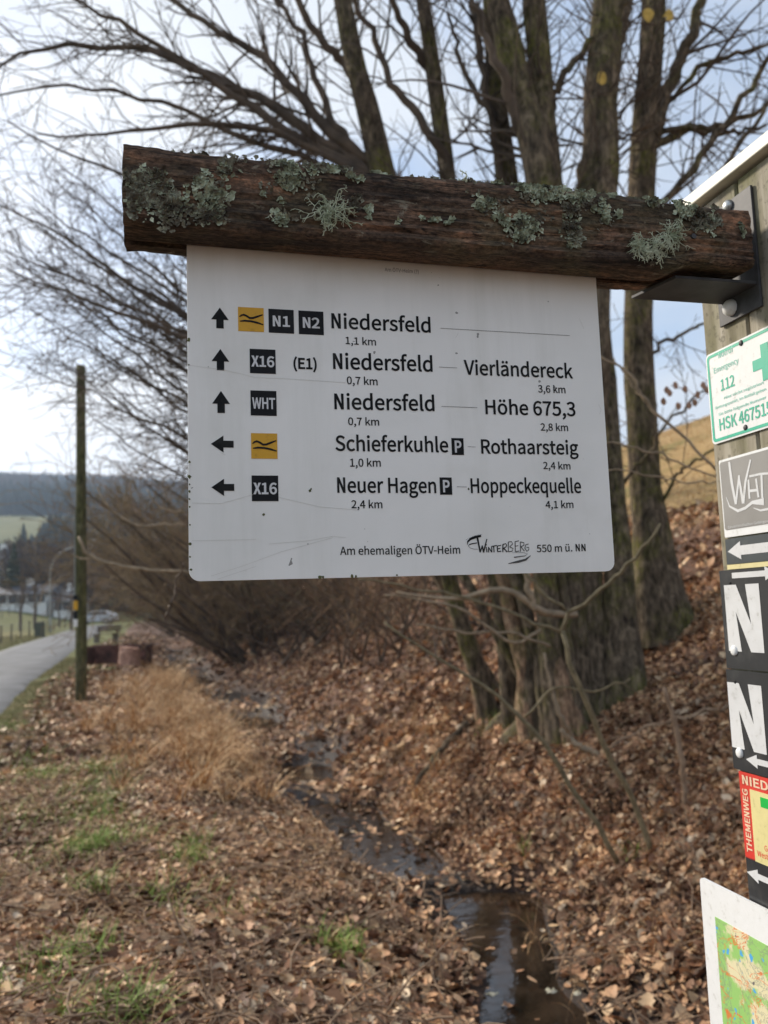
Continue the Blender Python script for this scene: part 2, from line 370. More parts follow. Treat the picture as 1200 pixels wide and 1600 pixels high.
# ground material: soil under leaves, verge grass, dry hillside grass, meadow
mt, t, b = newmat('ground_cover')
att = t.nodes.new('ShaderNodeAttribute'); att.attribute_name = 'green'
att2 = t.nodes.new('ShaderNodeAttribute'); att2.attribute_name = 'dry'
na = noise(t, 7, 8, 0.7); nb = noise(t, 42, 5, 0.65); nc = noise(t, .6, 6, 0.6); ncf = noise(t, .02, 6, 0.6)
soil = ramp(t, nb.outputs[0], [(0.32, (0.03, 0.019, 0.014)), (0.48, (0.11, 0.062, 0.042)), (0.6, (0.24, 0.135, 0.088)), (0.74, (0.38, 0.24, 0.165))]).outputs[0]
grs = ramp(t, na.outputs[0], [(0.3, (0.055, 0.062, 0.018)), (0.5, (0.115, 0.125, 0.035)), (0.68, (0.20, 0.17, 0.07))]).outputs[0]
grs = mixc(t, 0.5, grs, ramp(t, ncf.outputs[0], [(0.35, (0.6, 0.7, 0.5)), (0.65, (1.3, 1.2, 1.2))]).outputs[0], 'MULTIPLY')
dryc = ramp(t, nc.outputs[0], [(0.32, (0.19, 0.155, 0.05)), (0.5, (0.32, 0.21, 0.085)), (0.68, (0.40, 0.27, 0.12))]).outputs[0]
jit = t.nodes.new('ShaderNodeMath'); jit.operation = 'MULTIPLY_ADD'; t.links.new(na.outputs[0], jit.inputs[0]); jit.inputs[1].default_value = 0.7
sub = t.nodes.new('ShaderNodeMath'); sub.operation = 'SUBTRACT'; t.links.new(att.outputs['Fac'], sub.inputs[0]); sub.inputs[1].default_value = 0.35; t.links.new(sub.outputs[0], jit.inputs[2])
gf = ramp(t, jit.outputs[0], [(0.30, (0,)*3), (0.55, (1,)*3)]).outputs[0]
c = mixc(t, gf, soil, grs); c = mixc(t, att2.outputs['Fac'], c, dryc)
att3 = t.nodes.new('ShaderNodeAttribute'); att3.attribute_name = 'mud'
c = mixc(t, att3.outputs['Fac'], c, ramp(t, nb.outputs[0], [(0.35, (0.008, 0.006, 0.005)), (0.65, (0.035, 0.024, 0.018))]).outputs[0])
t.links.new(c, b.inputs['Base Color']); b.inputs['Specular IOR Level'].default_value = 0.25
t.links.new(ramp(t, att3.outputs['Fac'], [(0.2, (0.95,)*3), (0.9, (0.38,)*3)]).outputs[0], b.inputs['Roughness'])
bump(t, b, nb.outputs[0], 0.7, 0.03)
GROUND = obj('ground', V, F, mt, smooth=True); tag(GROUND, kind='structure')
Xf, Yf, Uf = X.ravel(), Y.ravel(), U.ravel(); Ef = itp(EY, Yf)
green = np.clip((1-sst(Xf, Ef+.2, Ef+1.4))*.55, 0, 1)
green = np.where(Xf < Ef-3.4, 1.0, green)
green = np.maximum(green, sst(Yf, 90, 130))
# verge near the road further on is greener
green = np.maximum(green, (1-sst(Xf, Ef+1.5, Ef+3.0))*sst(Yf, 17, 24)*.75)
dry = sst(Uf, 5.0, 6.2)*(1-sst(Yf, 160, 220)); dry = np.where(Uf > 0, dry, 0)
dry = np.maximum(dry, .35*sst(-Uf, 9, 14)*(1-sst(Yf, 60, 90))*(Uf < 0))
mud = np.exp(-((Uf+.05)/.85)**4)*np.clip(.75+.6*wob(Xf, Yf, 1, 2.2), 0, 1)*(Yf > 3)*(Yf < 45)
mud = np.maximum(mud, np.exp(-(Uf/.5)**4)*.9*((Z.ravel()) < -.50+np.maximum(0, Yf-10)*.008))
for nm, arr in (('green', green), ('dry', dry), ('mud', mud)):
    a = GROUND.data.attributes.new(nm, 'FLOAT', 'POINT'); a.data.foreach_set('value', arr.astype(np.float32))

# road
ry = spaced(-40, 200, 3, 40, .6, 1.05); ry = ry[ry < 205]
rv, rf = [], []
cross = [0, -.15, -.9, -1.8, -2.7, -3.4, -3.55]; crown = [-.055, 0.0, .02, .03, .02, 0.0, -.055]
wig = .03*np.sin(ry*1.7)+.02*np.sin(ry*3.1)
for i, y in enumerate(ry):
    e = float(itp(EY, y)); bz = max(0, y-10)*.008
    for c0, h0 in zip(cross, crown):
        rv.append((e+c0+(wig[i] if c0 > -.2 else 0), y, bz+h0+.012))
for i in range(len(ry)-1):
    for j in range(len(cross)-1):
        k = i*len(cross)+j; rf.append((k+1, k, k+len(cross), k+len(cross)+1))
road = obj('road', rv, rf, nmat('worn_asphalt', [(0.30, (0.06, 0.057, 0.052)), (0.42, (0.105, 0.105, 0.105)), (0.6, (0.15, 0.15, 0.153)), (0.72, (0.19, 0.188, 0.18))], 1.3, 0.62, 0.25, 0.004, detail=9), smooth=True)
tag(road, kind='structure')

# standing water in the ditch
wy = np.arange(3.6, 40, .35); wv, wf = [], []
for y in wy:
    zz = -.535+max(0, y-10)*.008
    for du in (-1.0, -.33, .33, 1.0): wv.append((cditch(y)+du, y, zz))
for i in range(len(wy)-1):
    for j in range(3):
        k = i*4+j; wf.append((k, k+1, k+5, k+4))
mt, t, b = newmat('ditch_water')
n = noise(t, 3, 5); t.links.new(ramp(t, n.outputs[0], [(0.35, (0.012, 0.008, 0.005)), (0.65, (0.05, 0.032, 0.02))]).outputs[0], b.inputs['Base Color'])
b.inputs['Roughness'].default_value = 0.06; b.inputs['Specular IOR Level'].default_value = 0.6
nr = noise(t, 9, 3); bump(t, b, nr.outputs[0], 0.22, 0.01)
water = obj('water', wv, wf, mt, smooth=True); tag(water, kind='structure')

# ------------------------------------------------------------------ growing wood
def unit(v): return v/(np.linalg.norm(v)+1e-9)
def grow(tb, p, d, L, r, lvl, g, trop=(0, 0, .05), wander=.16, dens=3.2, ang=(25, 60), lr=(.35, .65), seg=.22, sides=3, rmin=.0022, minL=.12):
    n = max(3, min(14, int(L/seg)))
    st = L/n; P = [p]; D = [d]
    tr = np.asarray(trop)
    W_ = g.normal(size=(n, 3))*wander
    for i in range(n):
        d = unit(d+W_[i]+tr); p = p+d*st; P.append(p); D.append(d)
    R = np.linspace(r, max(rmin, r*.28), n+1)
    tb.add(P, R, sides if r > .012 else 3)
    if lvl <= 0 or L < minL: return
    nc = int(L*dens*g.uniform(.7, 1.3)+.5)
    for k in range(nc):
        f = g.uniform(.12, 1.0)*n; i = min(n-1, int(f)); q = P[i]+(P[i+1]-P[i])*(f-i)
        dd = D[i]; ax = unit(np.cross(dd, g.normal(size=3)))
        a = math.radians(g.uniform(*ang))
        nd = unit(dd*math.cos(a)+ax*math.sin(a))
        cl = L*g.uniform(*lr)*(1-.45*f/n)
        grow(tb, q, nd, cl, max(rmin, R[i]*g.uniform(.45, .7)), lvl-1, g, trop, wander*1.05, dens*1.55, ang, lr, seg*.62, 3, rmin, minL)

# ------------------------------------------------------------------ far hills, woods, houses
def scatter(name, pts, rot, scl, idx, sources, label=None, cat=None, parent=None):
    c = bpy.data.collections.new(name+'_shapes')
    for s in sources: c.objects.link(s)
    me = bpy.data.meshes.new(name); me.vertices.add(len(pts)); me.vertices.foreach_set('co', np.asarray(pts, np.float32).ravel())
    a = me.attributes.new('rot', 'FLOAT_VECTOR', 'POINT'); a.data.foreach_set('vector', np.asarray(rot, np.float32).ravel())
    a = me.attributes.new('scl', 'FLOAT_VECTOR', 'POINT'); s3 = np.asarray(scl, np.float32); s3 = np.repeat(s3[:, None], 3, 1) if s3.ndim == 1 else s3
    a.data.foreach_set('vector', s3.ravel())
    a = me.attributes.new('idx', 'INT', 'POINT'); a.data.foreach_set('value', np.asarray(idx, np.int32))
    o = bpy.data.objects.new(name, me); COL.objects.link(o)
    if parent: o.parent = parent
    ng = bpy.data.node_groups.new(name+'_scatter', 'GeometryNodeTree')
    ng.interface.new_socket('Geometry', in_out='INPUT', socket_type='NodeSocketGeometry')
    ng.interface.new_socket('Geometry', in_out='OUTPUT', socket_type='NodeSocketGeometry')
    nn = ng.nodes.new; gi = nn('NodeGroupInput'); go = nn('NodeGroupOutput'); ip = nn('GeometryNodeInstanceOnPoints')
    ci = nn('GeometryNodeCollectionInfo'); ci.inputs['Collection'].default_value = c; ci.inputs['Separate Children'].default_value = True; ci.inputs['Reset Children'].default_value = True
    def na_(nm, ty):
        q = nn('GeometryNodeInputNamedAttribute'); q.data_type = ty; q.inputs['Name'].default_value = nm; return q
    r_ = na_('rot', 'FLOAT_VECTOR'); s_ = na_('scl', 'FLOAT_VECTOR'); i_ = na_('idx', 'INT'); er = nn('FunctionNodeEulerToRotation')
    ng.links.new(gi.outputs[0], ip.inputs['Points']); ng.links.new(ci.outputs[0], ip.inputs['Instance'])
    ip.inputs['Pick Instance'].default_value = True
    ng.links.new(i_.outputs['Attribute'], ip.inputs['Instance Index'])
    ng.links.new(r_.outputs['Attribute'], er.inputs[0]); ng.links.new(er.outputs[0], ip.inputs['Rotation'])
    ng.links.new(s_.outputs['Attribute'], ip.inputs['Scale']); ng.links.new(ip.outputs[0], go.inputs[0])
    md = o.modifiers.new('scatter', 'NODES'); md.node_group = ng
    tag(o, label, cat, kind='stuff')
    return o
def shape(name, V, F, mat, smooth=False):
    return bpy.data.objects.new(name, mkmesh(name, V, F, mat, smooth))
M['spruce'] = randmat('spruce_needles', [(0, (0.018, 0.030, 0.020)), (0.5, (0.028, 0.042, 0.026)), (1, (0.045, 0.055, 0.032))], 0.9)
M['wood_far'] = randmat('far_bare_crown', [(0, (0.055, 0.040, 0.034)), (0.5, (0.085, 0.060, 0.050)), (1, (0.12, 0.085, 0.06))], 0.9)
def spruce_mesh(g, h=1.0, tiers=9, nb=9):
    V, F = [], []
    for i in range(tiers):
        z = h*(.10+.86*i/(tiers-1)); r = h*.19*(1-i/(tiers-.3))**.85+.01*h
        for k in range(nb):
            a = 2*math.pi*(k+g.uniform(-.3, .3)+.5*(i % 2))/nb; rr = r*g.uniform(.75, 1.2); w = rr*.48; dz = -h*.055
            c, s = math.cos(a), math.sin(a)
            n0 = len(V)
            V += [(0, 0, z+h*.035), (rr*.6*c-w*s, rr*.6*s+w*c, z+dz*.5), (rr*c, rr*s, z+dz), (rr*.6*c+w*s, rr*.6*s-w*c, z+dz*.5), (rr*.55*c, rr*.55*s, z-h*.055+dz)]
            F += [(n0, n0+1, n0+2), (n0, n0+2, n0+3), (n0+1, n0+4, n0+2), (n0+3, n0+2, n0+4)]
    return V, F
spr = [shape('spruce_shape', *spruce_mesh(np.random.default_rng(i)), M['spruce']) for i in range(3)]
def bare_tree_tubes(seed, h=9.0, lvl=2, rmin=.02, dens=1.1, spread=1.0):
    g = np.random.default_rng(seed); tb = Tubes()
    tr = [np.array([0, 0, h*i/6*.75])+np.append(g.normal(size=2)*.05*h*i/6, 0)*.5 for i in range(7)]
    tb.add(tr, np.linspace(h*.022, h*.008, 7), 5); trunk = tb
    cr_ = Tubes()
    for k in range(16):
        f = g.uniform(.3, 1)*6; i = min(5, int(f)); q = tr[i]+(tr[i+1]-tr[i])*(f-i)
        a = g.uniform(0, 6.28); el = g.uniform(.4, 1.2)
        d = unit(np.array([math.cos(a)*math.cos(el)*spread, math.sin(a)*math.cos(el)*spread, math.sin(el)]))
        grow(cr_, q, d, h*g.uniform(.25, .45), h*.007, lvl, g, (0, 0, .03), .16, dens, seg=h*.06, rmin=rmin, minL=.2)
    return trunk, cr_
def shape_tubes(name, tbs, mat):
    V = []; F = []; n = 0
    for tb in tbs:
        for v, f in zip(tb.V, tb.F): pass
        vv = np.concatenate(tb.V); ff = np.concatenate(tb.F)+n; n += len(vv); V.append(vv); F.append(ff)
    return shape(name, np.concatenate(V), np.concatenate(F), mat)
bt = [shape_tubes('bare_crown_shape', bare_tree_tubes(50+i, 10, 1, .09, .9), M['wood_far']) for i in range(3)]

g = np.random.default_rng(5)
def zz(x, y): return height(np.asarray(x), np.asarray(y))
# forest on the skyline hill
n = 12000; yy = g.uniform(530, 1400, n); aa = g.uniform(-.62, .05, n); xx = aa*yy
pp_ = np.stack([xx, yy, zz(xx, yy)-.5], -1); br = (wob(xx, yy, 0, .016) > 0.30)
keep = ~br
h = g.uniform(9, 17, n)
scatter('spruce_forest', pp_[keep], np.stack([h*0, h*0, g.uniform(0, 6.28, n)], -1)[keep], h[keep], g.integers(0, 3, n)[keep], spr,
        'dark spruce forest covering the far hill along the skyline', 'forest')
scatter('bare_woodland', pp_[br], np.stack([h*0, h*0, g.uniform(0, 6.28, n)], -1)[br], (h*.11)[br], g.integers(0, 3, n)[br], bt,
        'greyish brown leafless woodland mixed into the far wooded hill', 'woodland')
n = 520; yy = g.uniform(330, 385, n); aa = g.uniform(-.428, -.30, n)+0.0; xx = aa*yy
h = g.uniform(11, 16, n)*np.clip((aa+.435)/.03, .45, 1)
scatter('spruce_plantation', np.stack([xx, yy, zz(xx, yy)-.3], -1), np.stack([h*0, h*0, g.uniform(0, 6.28, n)], -1), h, g.integers(0, 3, n), spr,
        'blue-green spruce plantation block below the sloping meadow', 'forest')
n = 110; yy = g.uniform(395, 440, n); xx = g.uniform(-.36, -.2, n)*yy; h = g.uniform(.9, 1.3, n)
scatter('hedge_row_trees', np.stack([xx, yy, zz(xx, yy)-.3], -1), np.stack([h*0, h*0, g.uniform(0, 6.28, n)], -1), h, g.integers(0, 3, n), bt,
        'leafless brown trees massed at the top edge of the meadow', 'woodland')
# bare trees round the houses
n = 300; yy = g.uniform(118, 205, n); aa = g.uniform(-.47, -.27, n); xx = aa*yy; h = g.uniform(.75, 1.25, n)
scatter('garden_trees', np.stack([xx, yy, zz(xx, yy)-.2], -1), np.stack([h*0, h*0, g.uniform(0, 6.28, n)], -1), h*.78, g.integers(0, 3, n), bt,
        'purplish brown leafless trees massed behind the white house', 'woodland')
for i, (px, top, Yd, hh, lb) in enumerate([(22, 846, 116, 8.5, 'dark green spruce rising above the bare trees by the houses'), (37, 816, 300, 8.5, 'small dark spruce standing alone on the far meadow')]):
    p = at(px, top, Yd); gx = p[0]; gz = float(height(gx, Yd)); hh = p[2]-gz
    e = empty('spruce_tree', (gx, Yd, gz)); tag(e, lb, 'tree')
    v, f = spruce_mesh(np.random.default_rng(70+i), 1, 13, 12)
    obj('crown', np.array(v)*[hh*1.05, hh*1.05, hh]+[gx, Yd, gz], f, M['spruce'], e)
    mb = MB(); mb.tube([(gx, Yd, gz-.1), (gx, Yd, gz+hh*.5)], [hh*.02, hh*.01], 6); mb.build('trunk', M['twig'], e)

M['render_white'] = flat('white_render', (0.72, 0.72, 0.70), 0.8)
M['slate'] = flat('slate_roof', (0.085, 0.088, 0.10), 0.6)
M['glass_dark'] = flat('dark_window_glass', (0.03, 0.035, 0.045), 0.1)
M['timber'] = nmat('grey_fence_wood', [(0.3, (0.10, 0.085, 0.065)), (0.7, (0.20, 0.17, 0.13))], 6, 0.85, 0.2, 0.01)
def house(x0, x1, y, dep, hw, hr, label, nwin=5):
    cx = (x0+x1)/2; z0 = float(height(cx, y)); e = empty('white_house', (cx, y, z0)); tag(e, label, 'house')
    mb = MB(); mb.box((x0, y, z0-1.0), (x1, y+dep, z0+hw)); mb.build('wall', M['render_white'], e)
    mb = MB(); r0, r1, ym = x0-.4, x1+.4, y+dep/2
    mb.add([(r0, y-.5, z0+hw-.1), (r1, y-.5, z0+hw-.1), (r1, y+dep+.5, z0+hw-.1), (r0, y+dep+.5, z0+hw-.1), (r0+.3, ym, z0+hw+hr), (r1-.3, ym, z0+hw+hr)],
           [(0, 1, 5, 4), (2, 3, 4, 5), (3, 0, 4), (1, 2, 5), (0, 3, 2, 1)])
    rf_ = mb.build('roof', M['slate'], e)
    mb = MB(); mb.box((cx-.4, ym-.4, z0+hw+hr*.4), (cx+.4, ym+.4, z0+hw+hr+.9)); mb.build('chimney', M['render_white'], rf_)
    for k in range(nwin):
        wx = x0+(x1-x0)*(k+.5)/nwin
        mb = MB(); mb.box((wx-.62, y-.06, z0+1.0), (wx+.62, y-.003, z0+2.3)); w = mb.build('window', M['render_white'], e)
        mb = MB(); mb.box((wx-.52, y-.09, z0+1.1), (wx+.52, y-.065, z0+2.2)); mb.build('pane', M['glass_dark'], w)
p0 = at(-18, 930, 112); p1 = at(72, 930, 112)
house(p0[0], p1[0], 112, 8, 2.3, 1.3, 'long low white house with dark roof behind the meadow fence', 6)
p0 = at(-40, 880, 128); p1 = at(9, 880, 128)
house(p0[0], p1[0], 128, 9, 5.2, 3.4, 'taller white house at the left edge above the long low one', 3)
p0 = at(84, 925, 112); p1 = at(112, 925, 112)
house(p0[0], p1[0], 112, 6, 2.4, 1.5, 'small pale house behind the curved street lamp', 2)

# near bare trees in the meadow
for i, (px, Yd, hh, lb) in enumerate([(32, 78, 7.5, 'bare tree in the meadow left of the fence cabinet'), (55, 84, 8.5, 'taller bare tree in the meadow beside the curved lamp'), (112, 80, 6.5, 'leaning bare tree just left of the wooden pole'), (92, 96, 6.0, 'slim bare tree behind the curved street lamp')]):
    gp = at(px, 960, Yd); gz = float(height(gp[0], Yd)); e = empty('bare_tree', (gp[0], Yd, gz)); tag(e, lb, 'tree')
    tr, crn = bare_tree_tubes(90+i, hh, 2, .018, .9)
    off = np.array([gp[0], Yd, gz-.1])
    o = obj('trunk', np.concatenate(tr.V)+off, np.concatenate(tr.F), M['twig'], e, True)
    o = obj('crown', np.concatenate(crn.V)+off, np.concatenate(crn.F), M['twig'], e, True)

# street lamp
lp = ground(79, 988); e = empty('street_lamp', lp); tag(e, 'grey curved-arm street lamp behind the meadow fence', 'street lamp')
Yl = lp[1]; pts = [(79, 980), (78.5, 940), (78, 900), (80, 885), (88, 870), (100, 860), (118, 853), (134, 849)]
P = [lp]+[at(a, b_, Yl) for a, b_ in pts]
mb = MB(); mb.tube(P, np.linspace(.10, .055, len(P)), 8); mb.build('pole', flat('galvanised_grey', (0.30, 0.31, 0.30), 0.5), e, True)
mb = MB(); q0, q1 = at(133, 849.5, Yl), at(155, 843.5, Yl)
mb.tube([q0, q0*.7+q1*.3, q0*.2+q1*.8, q1], [.07, .17, .17, .08], 8); mb.build('lamp_head', flat('lamp_head_grey', (0.5, 0.5, 0.5), 0.4), e, True)

# fence posts with wires along the far side of the road: two rows
def fence(offs, ylist, hgt, label, wires=3, cam_=None):
    pts = []
    for y in ylist:
        x = float(itp(EY, y))-offs; pts.append((x, y, float(height(x, y))))
    e = empty('wire_fence', pts[0]); tag(e, label, 'fence')
    g = np.random.default_rng(3)
    for x, y, z in pts:
        mb = MB(); r = .055; lx, ly = g.normal(size=2)*.02
        mb.tube([(x, y, z-.2), (x+lx, y+ly, z+hgt*g.uniform(.93, 1.06))], [r, r*.9], 7); mb.build('post', M['timber'], e)
    for k in range(wires):
        mb = MB(); hz = hgt*(.35+.28*k)
        mb.tube([(x, y-.06, z+hz) for x, y, z in pts], .012, 3); mb.build('wire', M['steel'], e)
fence(4.9, [24, 28, 32.5, 36.5, 41, 45, 49, 53, 57.5, 62, 66, 70.5, 75, 80, 85, 90, 95, 101, 107, 114, 121, 128], 1.15, 'wooden post and wire fence along the far road verge')
fence(13.5, list(range(40, 125, 5)), 1.15, 'second post and wire fence further back in the meadow', 2)
cp = ground(62, 996); e = empty('utility_cabinet', cp); tag(e, 'dark grey-green box standing by the roadside fence', 'cabinet')
mb = MB(); mb.box((cp[0]-.32, cp[1]-.2, cp[2]-.05), (cp[0]+.32, cp[1]+.2, cp[2]+1.05)); mb.build('housing', flat('cabinet_green', (0.07, 0.08, 0.055), 0.6), e, bevel=.03)
mb = MB(); mb.box((cp[0]-.36, cp[1]-.24, cp[2]+1.053), (cp[0]+.36, cp[1]+.24, cp[2]+1.11)); mb.build('lid', M['timber'], e, bevel=.02)

# parked car
cg = ground(155, 966); cy = min(cg[1], 92); cx = at(151, 955, cy)[0]; cz = float(height(cx, cy))+.35
e = empty('parked_car', (cx, cy, cz)); tag(e, 'silver-white car with dark windows seen past the wooden pole', 'car')
def carbox(prof, w, name, mat, bev=.05):
    V = [(cx+x, cy-w/2, cz+z) for x, z in prof]+[(cx+x, cy+w/2, cz+z) for x, z in prof]; n = len(prof)
    F = [tuple(range(n)), tuple(range(2*n-1, n-1, -1))]+[(i, i+n, (i+1) % n+n, (i+1) % n) for i in range(n)]
    o = obj(name, V, F, mat, e); bb = o.modifiers.new('bevel', 'BEVEL'); bb.width = bev; bb.segments = 3; return o
carbox([(-2.1, .25), (-2.15, .62), (-1.9, .85), (-1.0, .98), (-.2, 1.42), (1.2, 1.45), (1.9, 1.05), (2.15, .95), (2.15, .3)], 1.75, 'body', flat('car_silver', (0.55, 0.57, 0.60), 0.25, 0.5))
for s in (-1, 1):
    V = [(cx+x, cy+s*.885, cz+z) for x, z in [(-.85, 1.0), (-.2, 1.34), (1.1, 1.36), (1.6, 1.04)]]+[(cx+x, cy+s*.86, cz+z) for x, z in [(-.85, 1.0), (-.2, 1.34), (1.1, 1.36), (1.6, 1.04)]]
    obj('side_window', V, [(0, 1, 2, 3), (7, 6, 5, 4), (0, 4, 5, 1), (1, 5, 6, 2), (2, 6, 7, 3), (3, 7, 4, 0)], M['glass_dark'], e)
    for wx in (-1.3, 1.3):
        mb = MB(); mb.tube([(cx+wx, cy+s*.70, cz+.32), (cx+wx, cy+s*.90, cz+.32)], .32, 16); w = mb.build('wheel', flat('tyre_rubber', (0.02, 0.02, 0.02), 0.8), e)
        mb = MB(); mb.tube([(cx+wx, cy+s*.895, cz+.32), (cx+wx, cy+s*.915, cz+.32)], .19, 12); mb.build('rim', M['zinc'], w)
V = [(cx+x, cy+yy_, cz+z) for x, z, yy_ in [(-1.05, 1.0, -.75), (-1.05, 1.0, .75), (-.28, 1.42, .65), (-.28, 1.42, -.65), (-1.0, 1.0, -.75), (-1.0, 1.0, .75), (-.23, 1.42, .65), (-.23, 1.42, -.65)]]
V = [(v[0]-.04, v[1], v[2]+.03) for v in V]
obj('windscreen', V, [(0, 1, 2, 3), (7, 6, 5, 4), (0, 4, 5, 1), (1, 5, 6, 2), (2, 6, 7, 3), (3, 7, 4, 0)], M['glass_dark'], e)

# bench by the verge
bp = ground(165, 1003); e = empty('wooden_bench', bp); tag(e, 'small dark wooden bench on the verge beyond the rusty trough', 'bench')
bx_, by_, bz_ = bp; tdir = unit(np.array([.55, .85, 0])); ndir = np.array([tdir[1], -tdir[0], 0])
def bf(a, b_, c0): return np.array([bx_, by_, bz_])+tdir*a+ndir*b_+np.array([0, 0, c0])
for k in range(3):
    mb = MB(); mb.box((-.8, -.2+k*.14, .42), (.8, -.08+k*.14, .46), bf); mb.build('seat_slat', M['timber'], e)
for k in range(2):
    mb = MB(); mb.box((-.8, .26+k*.04, .58+k*.17), (.8, .30+k*.04, .71+k*.17), bf); mb.build('backrest_slat', M['timber'], e)
for a in (-.65, .6):
    mb = MB(); mb.box((a, -.18, -.05), (a+.08, .2, .415), bf); mb.build('leg', M['timber'], e)
    mb = MB(); mb.box((a+.01, .205, .1), (a+.07, .256, .88), bf); mb.build('back_post', M['timber'], e)

# rusty trough over the ditch head and the round stump before it
rp = ground(178, 1040); e = empty('rusty_trough', rp); tag(e, 'rusty red steel trough open to the front beside the ditch', 'trough')
Yr = rp[1]; xa = at(136, 1030, Yr)[0]; xb = at(226, 1030, Yr)[0]; z0 = rp[2]-.05; hz = .62
xm = xa+(xb-xa)*.5
mb = MB(); mb.box((xa, Yr+.75, z0), (xb, Yr+.79, z0+hz)); mb.build('back_panel', M['rust'], e)
mb = MB(); mb.add([(xa-.08, Yr, z0), (xa-.05, Yr, z0), (xa+.0, Yr+.75, z0), (xa-.03, Yr+.75, z0), (xa-.08, Yr, z0+hz), (xa-.05, Yr, z0+hz), (xa, Yr+.75, z0+hz), (xa-.03, Yr+.75, z0+hz)], [(0, 1, 5, 4), (1, 2, 6, 5), (2, 3, 7, 6), (3, 0, 4, 7), (4, 5, 6, 7)]); mb.build('side_panel', M['rust'], e)
mb = MB(); mb.add([(xb+.10, Yr, z0), (xb+.13, Yr, z0), (xb+.03, Yr+.75, z0), (xb, Yr+.75, z0), (xb-.02, Yr, z0+hz), (xb+.01, Yr, z0+hz), (xb+.03, Yr+.75, z0+hz), (xb, Yr+.75, z0+hz)], [(0, 1, 5, 4), (1, 2, 6, 5), (2, 3, 7, 6), (3, 0, 4, 7), (4, 5, 6, 7)]); mb.build('side_panel', M['rust'], e)
mb = MB(); mb.box((xa-.1, Yr-.03, z0+hz+.002), (xb+.06, Yr+.05, z0+hz+.06)); mb.box((xa-.1, Yr+.72, z0+hz+.002), (xb+.06, Yr+.82, z0+hz+.06)); mb.build('rim', M['rust'], e)
mb = MB(); mb.box((xm-.03, Yr+.0, z0), (xm+.03, Yr+.05, z0+hz)); mb.build('upright', M['rust'], e)
sx, sy = at(202, 1030, Yr-.5)[0], Yr-.5; sz = float(height(sx, sy))
V, F = tube([(sx, sy, sz-.15), (sx, sy, sz+.15), (sx, sy, sz+.45), (sx+.02, sy, sz+.60)], [.36, .34, .32, .31], 18)
V = V+np.random.default_rng(1).normal(size=V.shape)*.012
F = F.tolist()+[tuple(range(54, 72))]
o = obj('tree_stump', V, F, M['stump'], origin=(sx, sy, sz)); tag(o, 'reddish round stump in front of the rusty trough', 'stump')

# wooden pole
pb = ground(127, 1096); e = empty('wooden_pole', pb); tag(e, 'tall mossy wooden pole without wires on the road verge', 'pole')
ptop = at(126.5, 572, pb[1]+.15)
mt = barkmat('mossy_pole_wood', (0.060, 0.058, 0.028), (0.15, 0.14, 0.075), (0.10, 0.11, 0.03), 0.3, 10)
k_ = 12; P = [pb*(1-i/k_)+ptop*(i/k_) for i in range(k_+1)]; P[0] = P[0]-[0, 0, .3]
mb = MB(); mb.tube(P, np.linspace(.108, .088, k_+1), 16); mb.build('shaft', mt, e, True)
fr = lambda f: pb*(1-f)+ptop*f
mb = MB(); a0 = fr(.30)+[-.112, -.03, 0]; a1 = fr(.56)+[-.106, -.03, 0]; mb.tube([a0, a1], .016, 6); mb.build('conduit', flat('grey_conduit', (0.28, 0.29, 0.27), 0.6), e)
def stick(f0, f1, mat, nm, w=.05):
    c0, c1 = fr(f0), fr(f1); mb = MB(); mb.box((c0[0]-.11, c0[1]-.112, c0[2]), (c0[0]-.11+w*1.6, c0[1]-.107, c1[2])); mb.build(nm, mat, e)
stick(.262, .288, M['yellow'], 'trail_marker'); stick(.236, .259, M['badge'], 'trail_marker'); stick(.214, .235, M['white_plate'], 'trail_marker'); stick(.291, .305, M['badge'], 'trail_marker')

# ------------------------------------------------------------------ hedge of bare shrubs and trees along the bank
def shrub_mesh(seed, H=5.0, nst=9, lean=(-.35, -.1), lvl=2):
    g = np.random.default_rng(seed); st = Tubes(); tw = Tubes()
    for k in range(nst):
        a = g.uniform(0, 6.28); q = np.array([math.cos(a)*.3, math.sin(a)*.3, -.1])
        d = unit(np.array([lean[0]+g.normal()*.35, lean[1]+g.normal()*.35, .75]))
        L = H*g.uniform(.6, 1.0); n = 9; P = [q]; D = []
        for i in range(n):
            d = unit(d+g.normal(size=3)*.07+np.array([lean[0]*.12, lean[1]*.1, -.02])); D.append(d); P.append(P[-1]+d*L/n)
        R = np.linspace(g.uniform(.022, .045), .006, n+1); st.add(P, R*1.35, 5)
        for c in range(int(L*3.4)):
            f = g.uniform(.08, 1)*n; i = min(n-1, int(f)); qq = P[i]+(P[i+1]-P[i])*(f-i)
            ax = unit(np.cross(D[i], g.normal(size=3))); aa = math.radians(g.uniform(30, 75)); dd = unit(D[i]*math.cos(aa)+ax*math.sin(aa))
            grow(tw, qq, dd, g.uniform(.6, 1.7), R[i]*.45, lvl, g, (-.03, 0, .02), .14, 2.6, seg=.22, rmin=.0048)
    return st, tw
def shrub_mesh_sparse(seed): return shrub_mesh(seed, 3.0, 5, lvl=1)
protos = [shrub_mesh(200+i, [5.2, 4.4, 3.6, 5.6][i], [8, 9, 10, 7][i]) for i in range(4)]+[shrub_mesh_sparse(230), shrub_mesh_sparse(231)]
pm = []
for i, (st, tw) in enumerate(protos):
    mat_ = M['twig_warm']
    pm.append((mkmesh('stems', np.concatenate(st.V), np.concatenate(st.F), M['twig'], True), mkmesh('twigs', np.concatenate(tw.V), np.concatenate(tw.F), mat_, False)))
g = np.random.default_rng(77)
hedge = [(1.5, 26, 0, 1.6), (2.5, 28, 3, 1.75), (3.2, 32, 0, 2.0), (2.0, 36, 3, 2.0), (3.0, 42, 0, 2.3), (3.8, 25, 3, 1.8), (3.0, 16.5, 3, 1.25), (4.5, 19, 0, 1.45), (2.6, 21.5, 3, 1.4)]
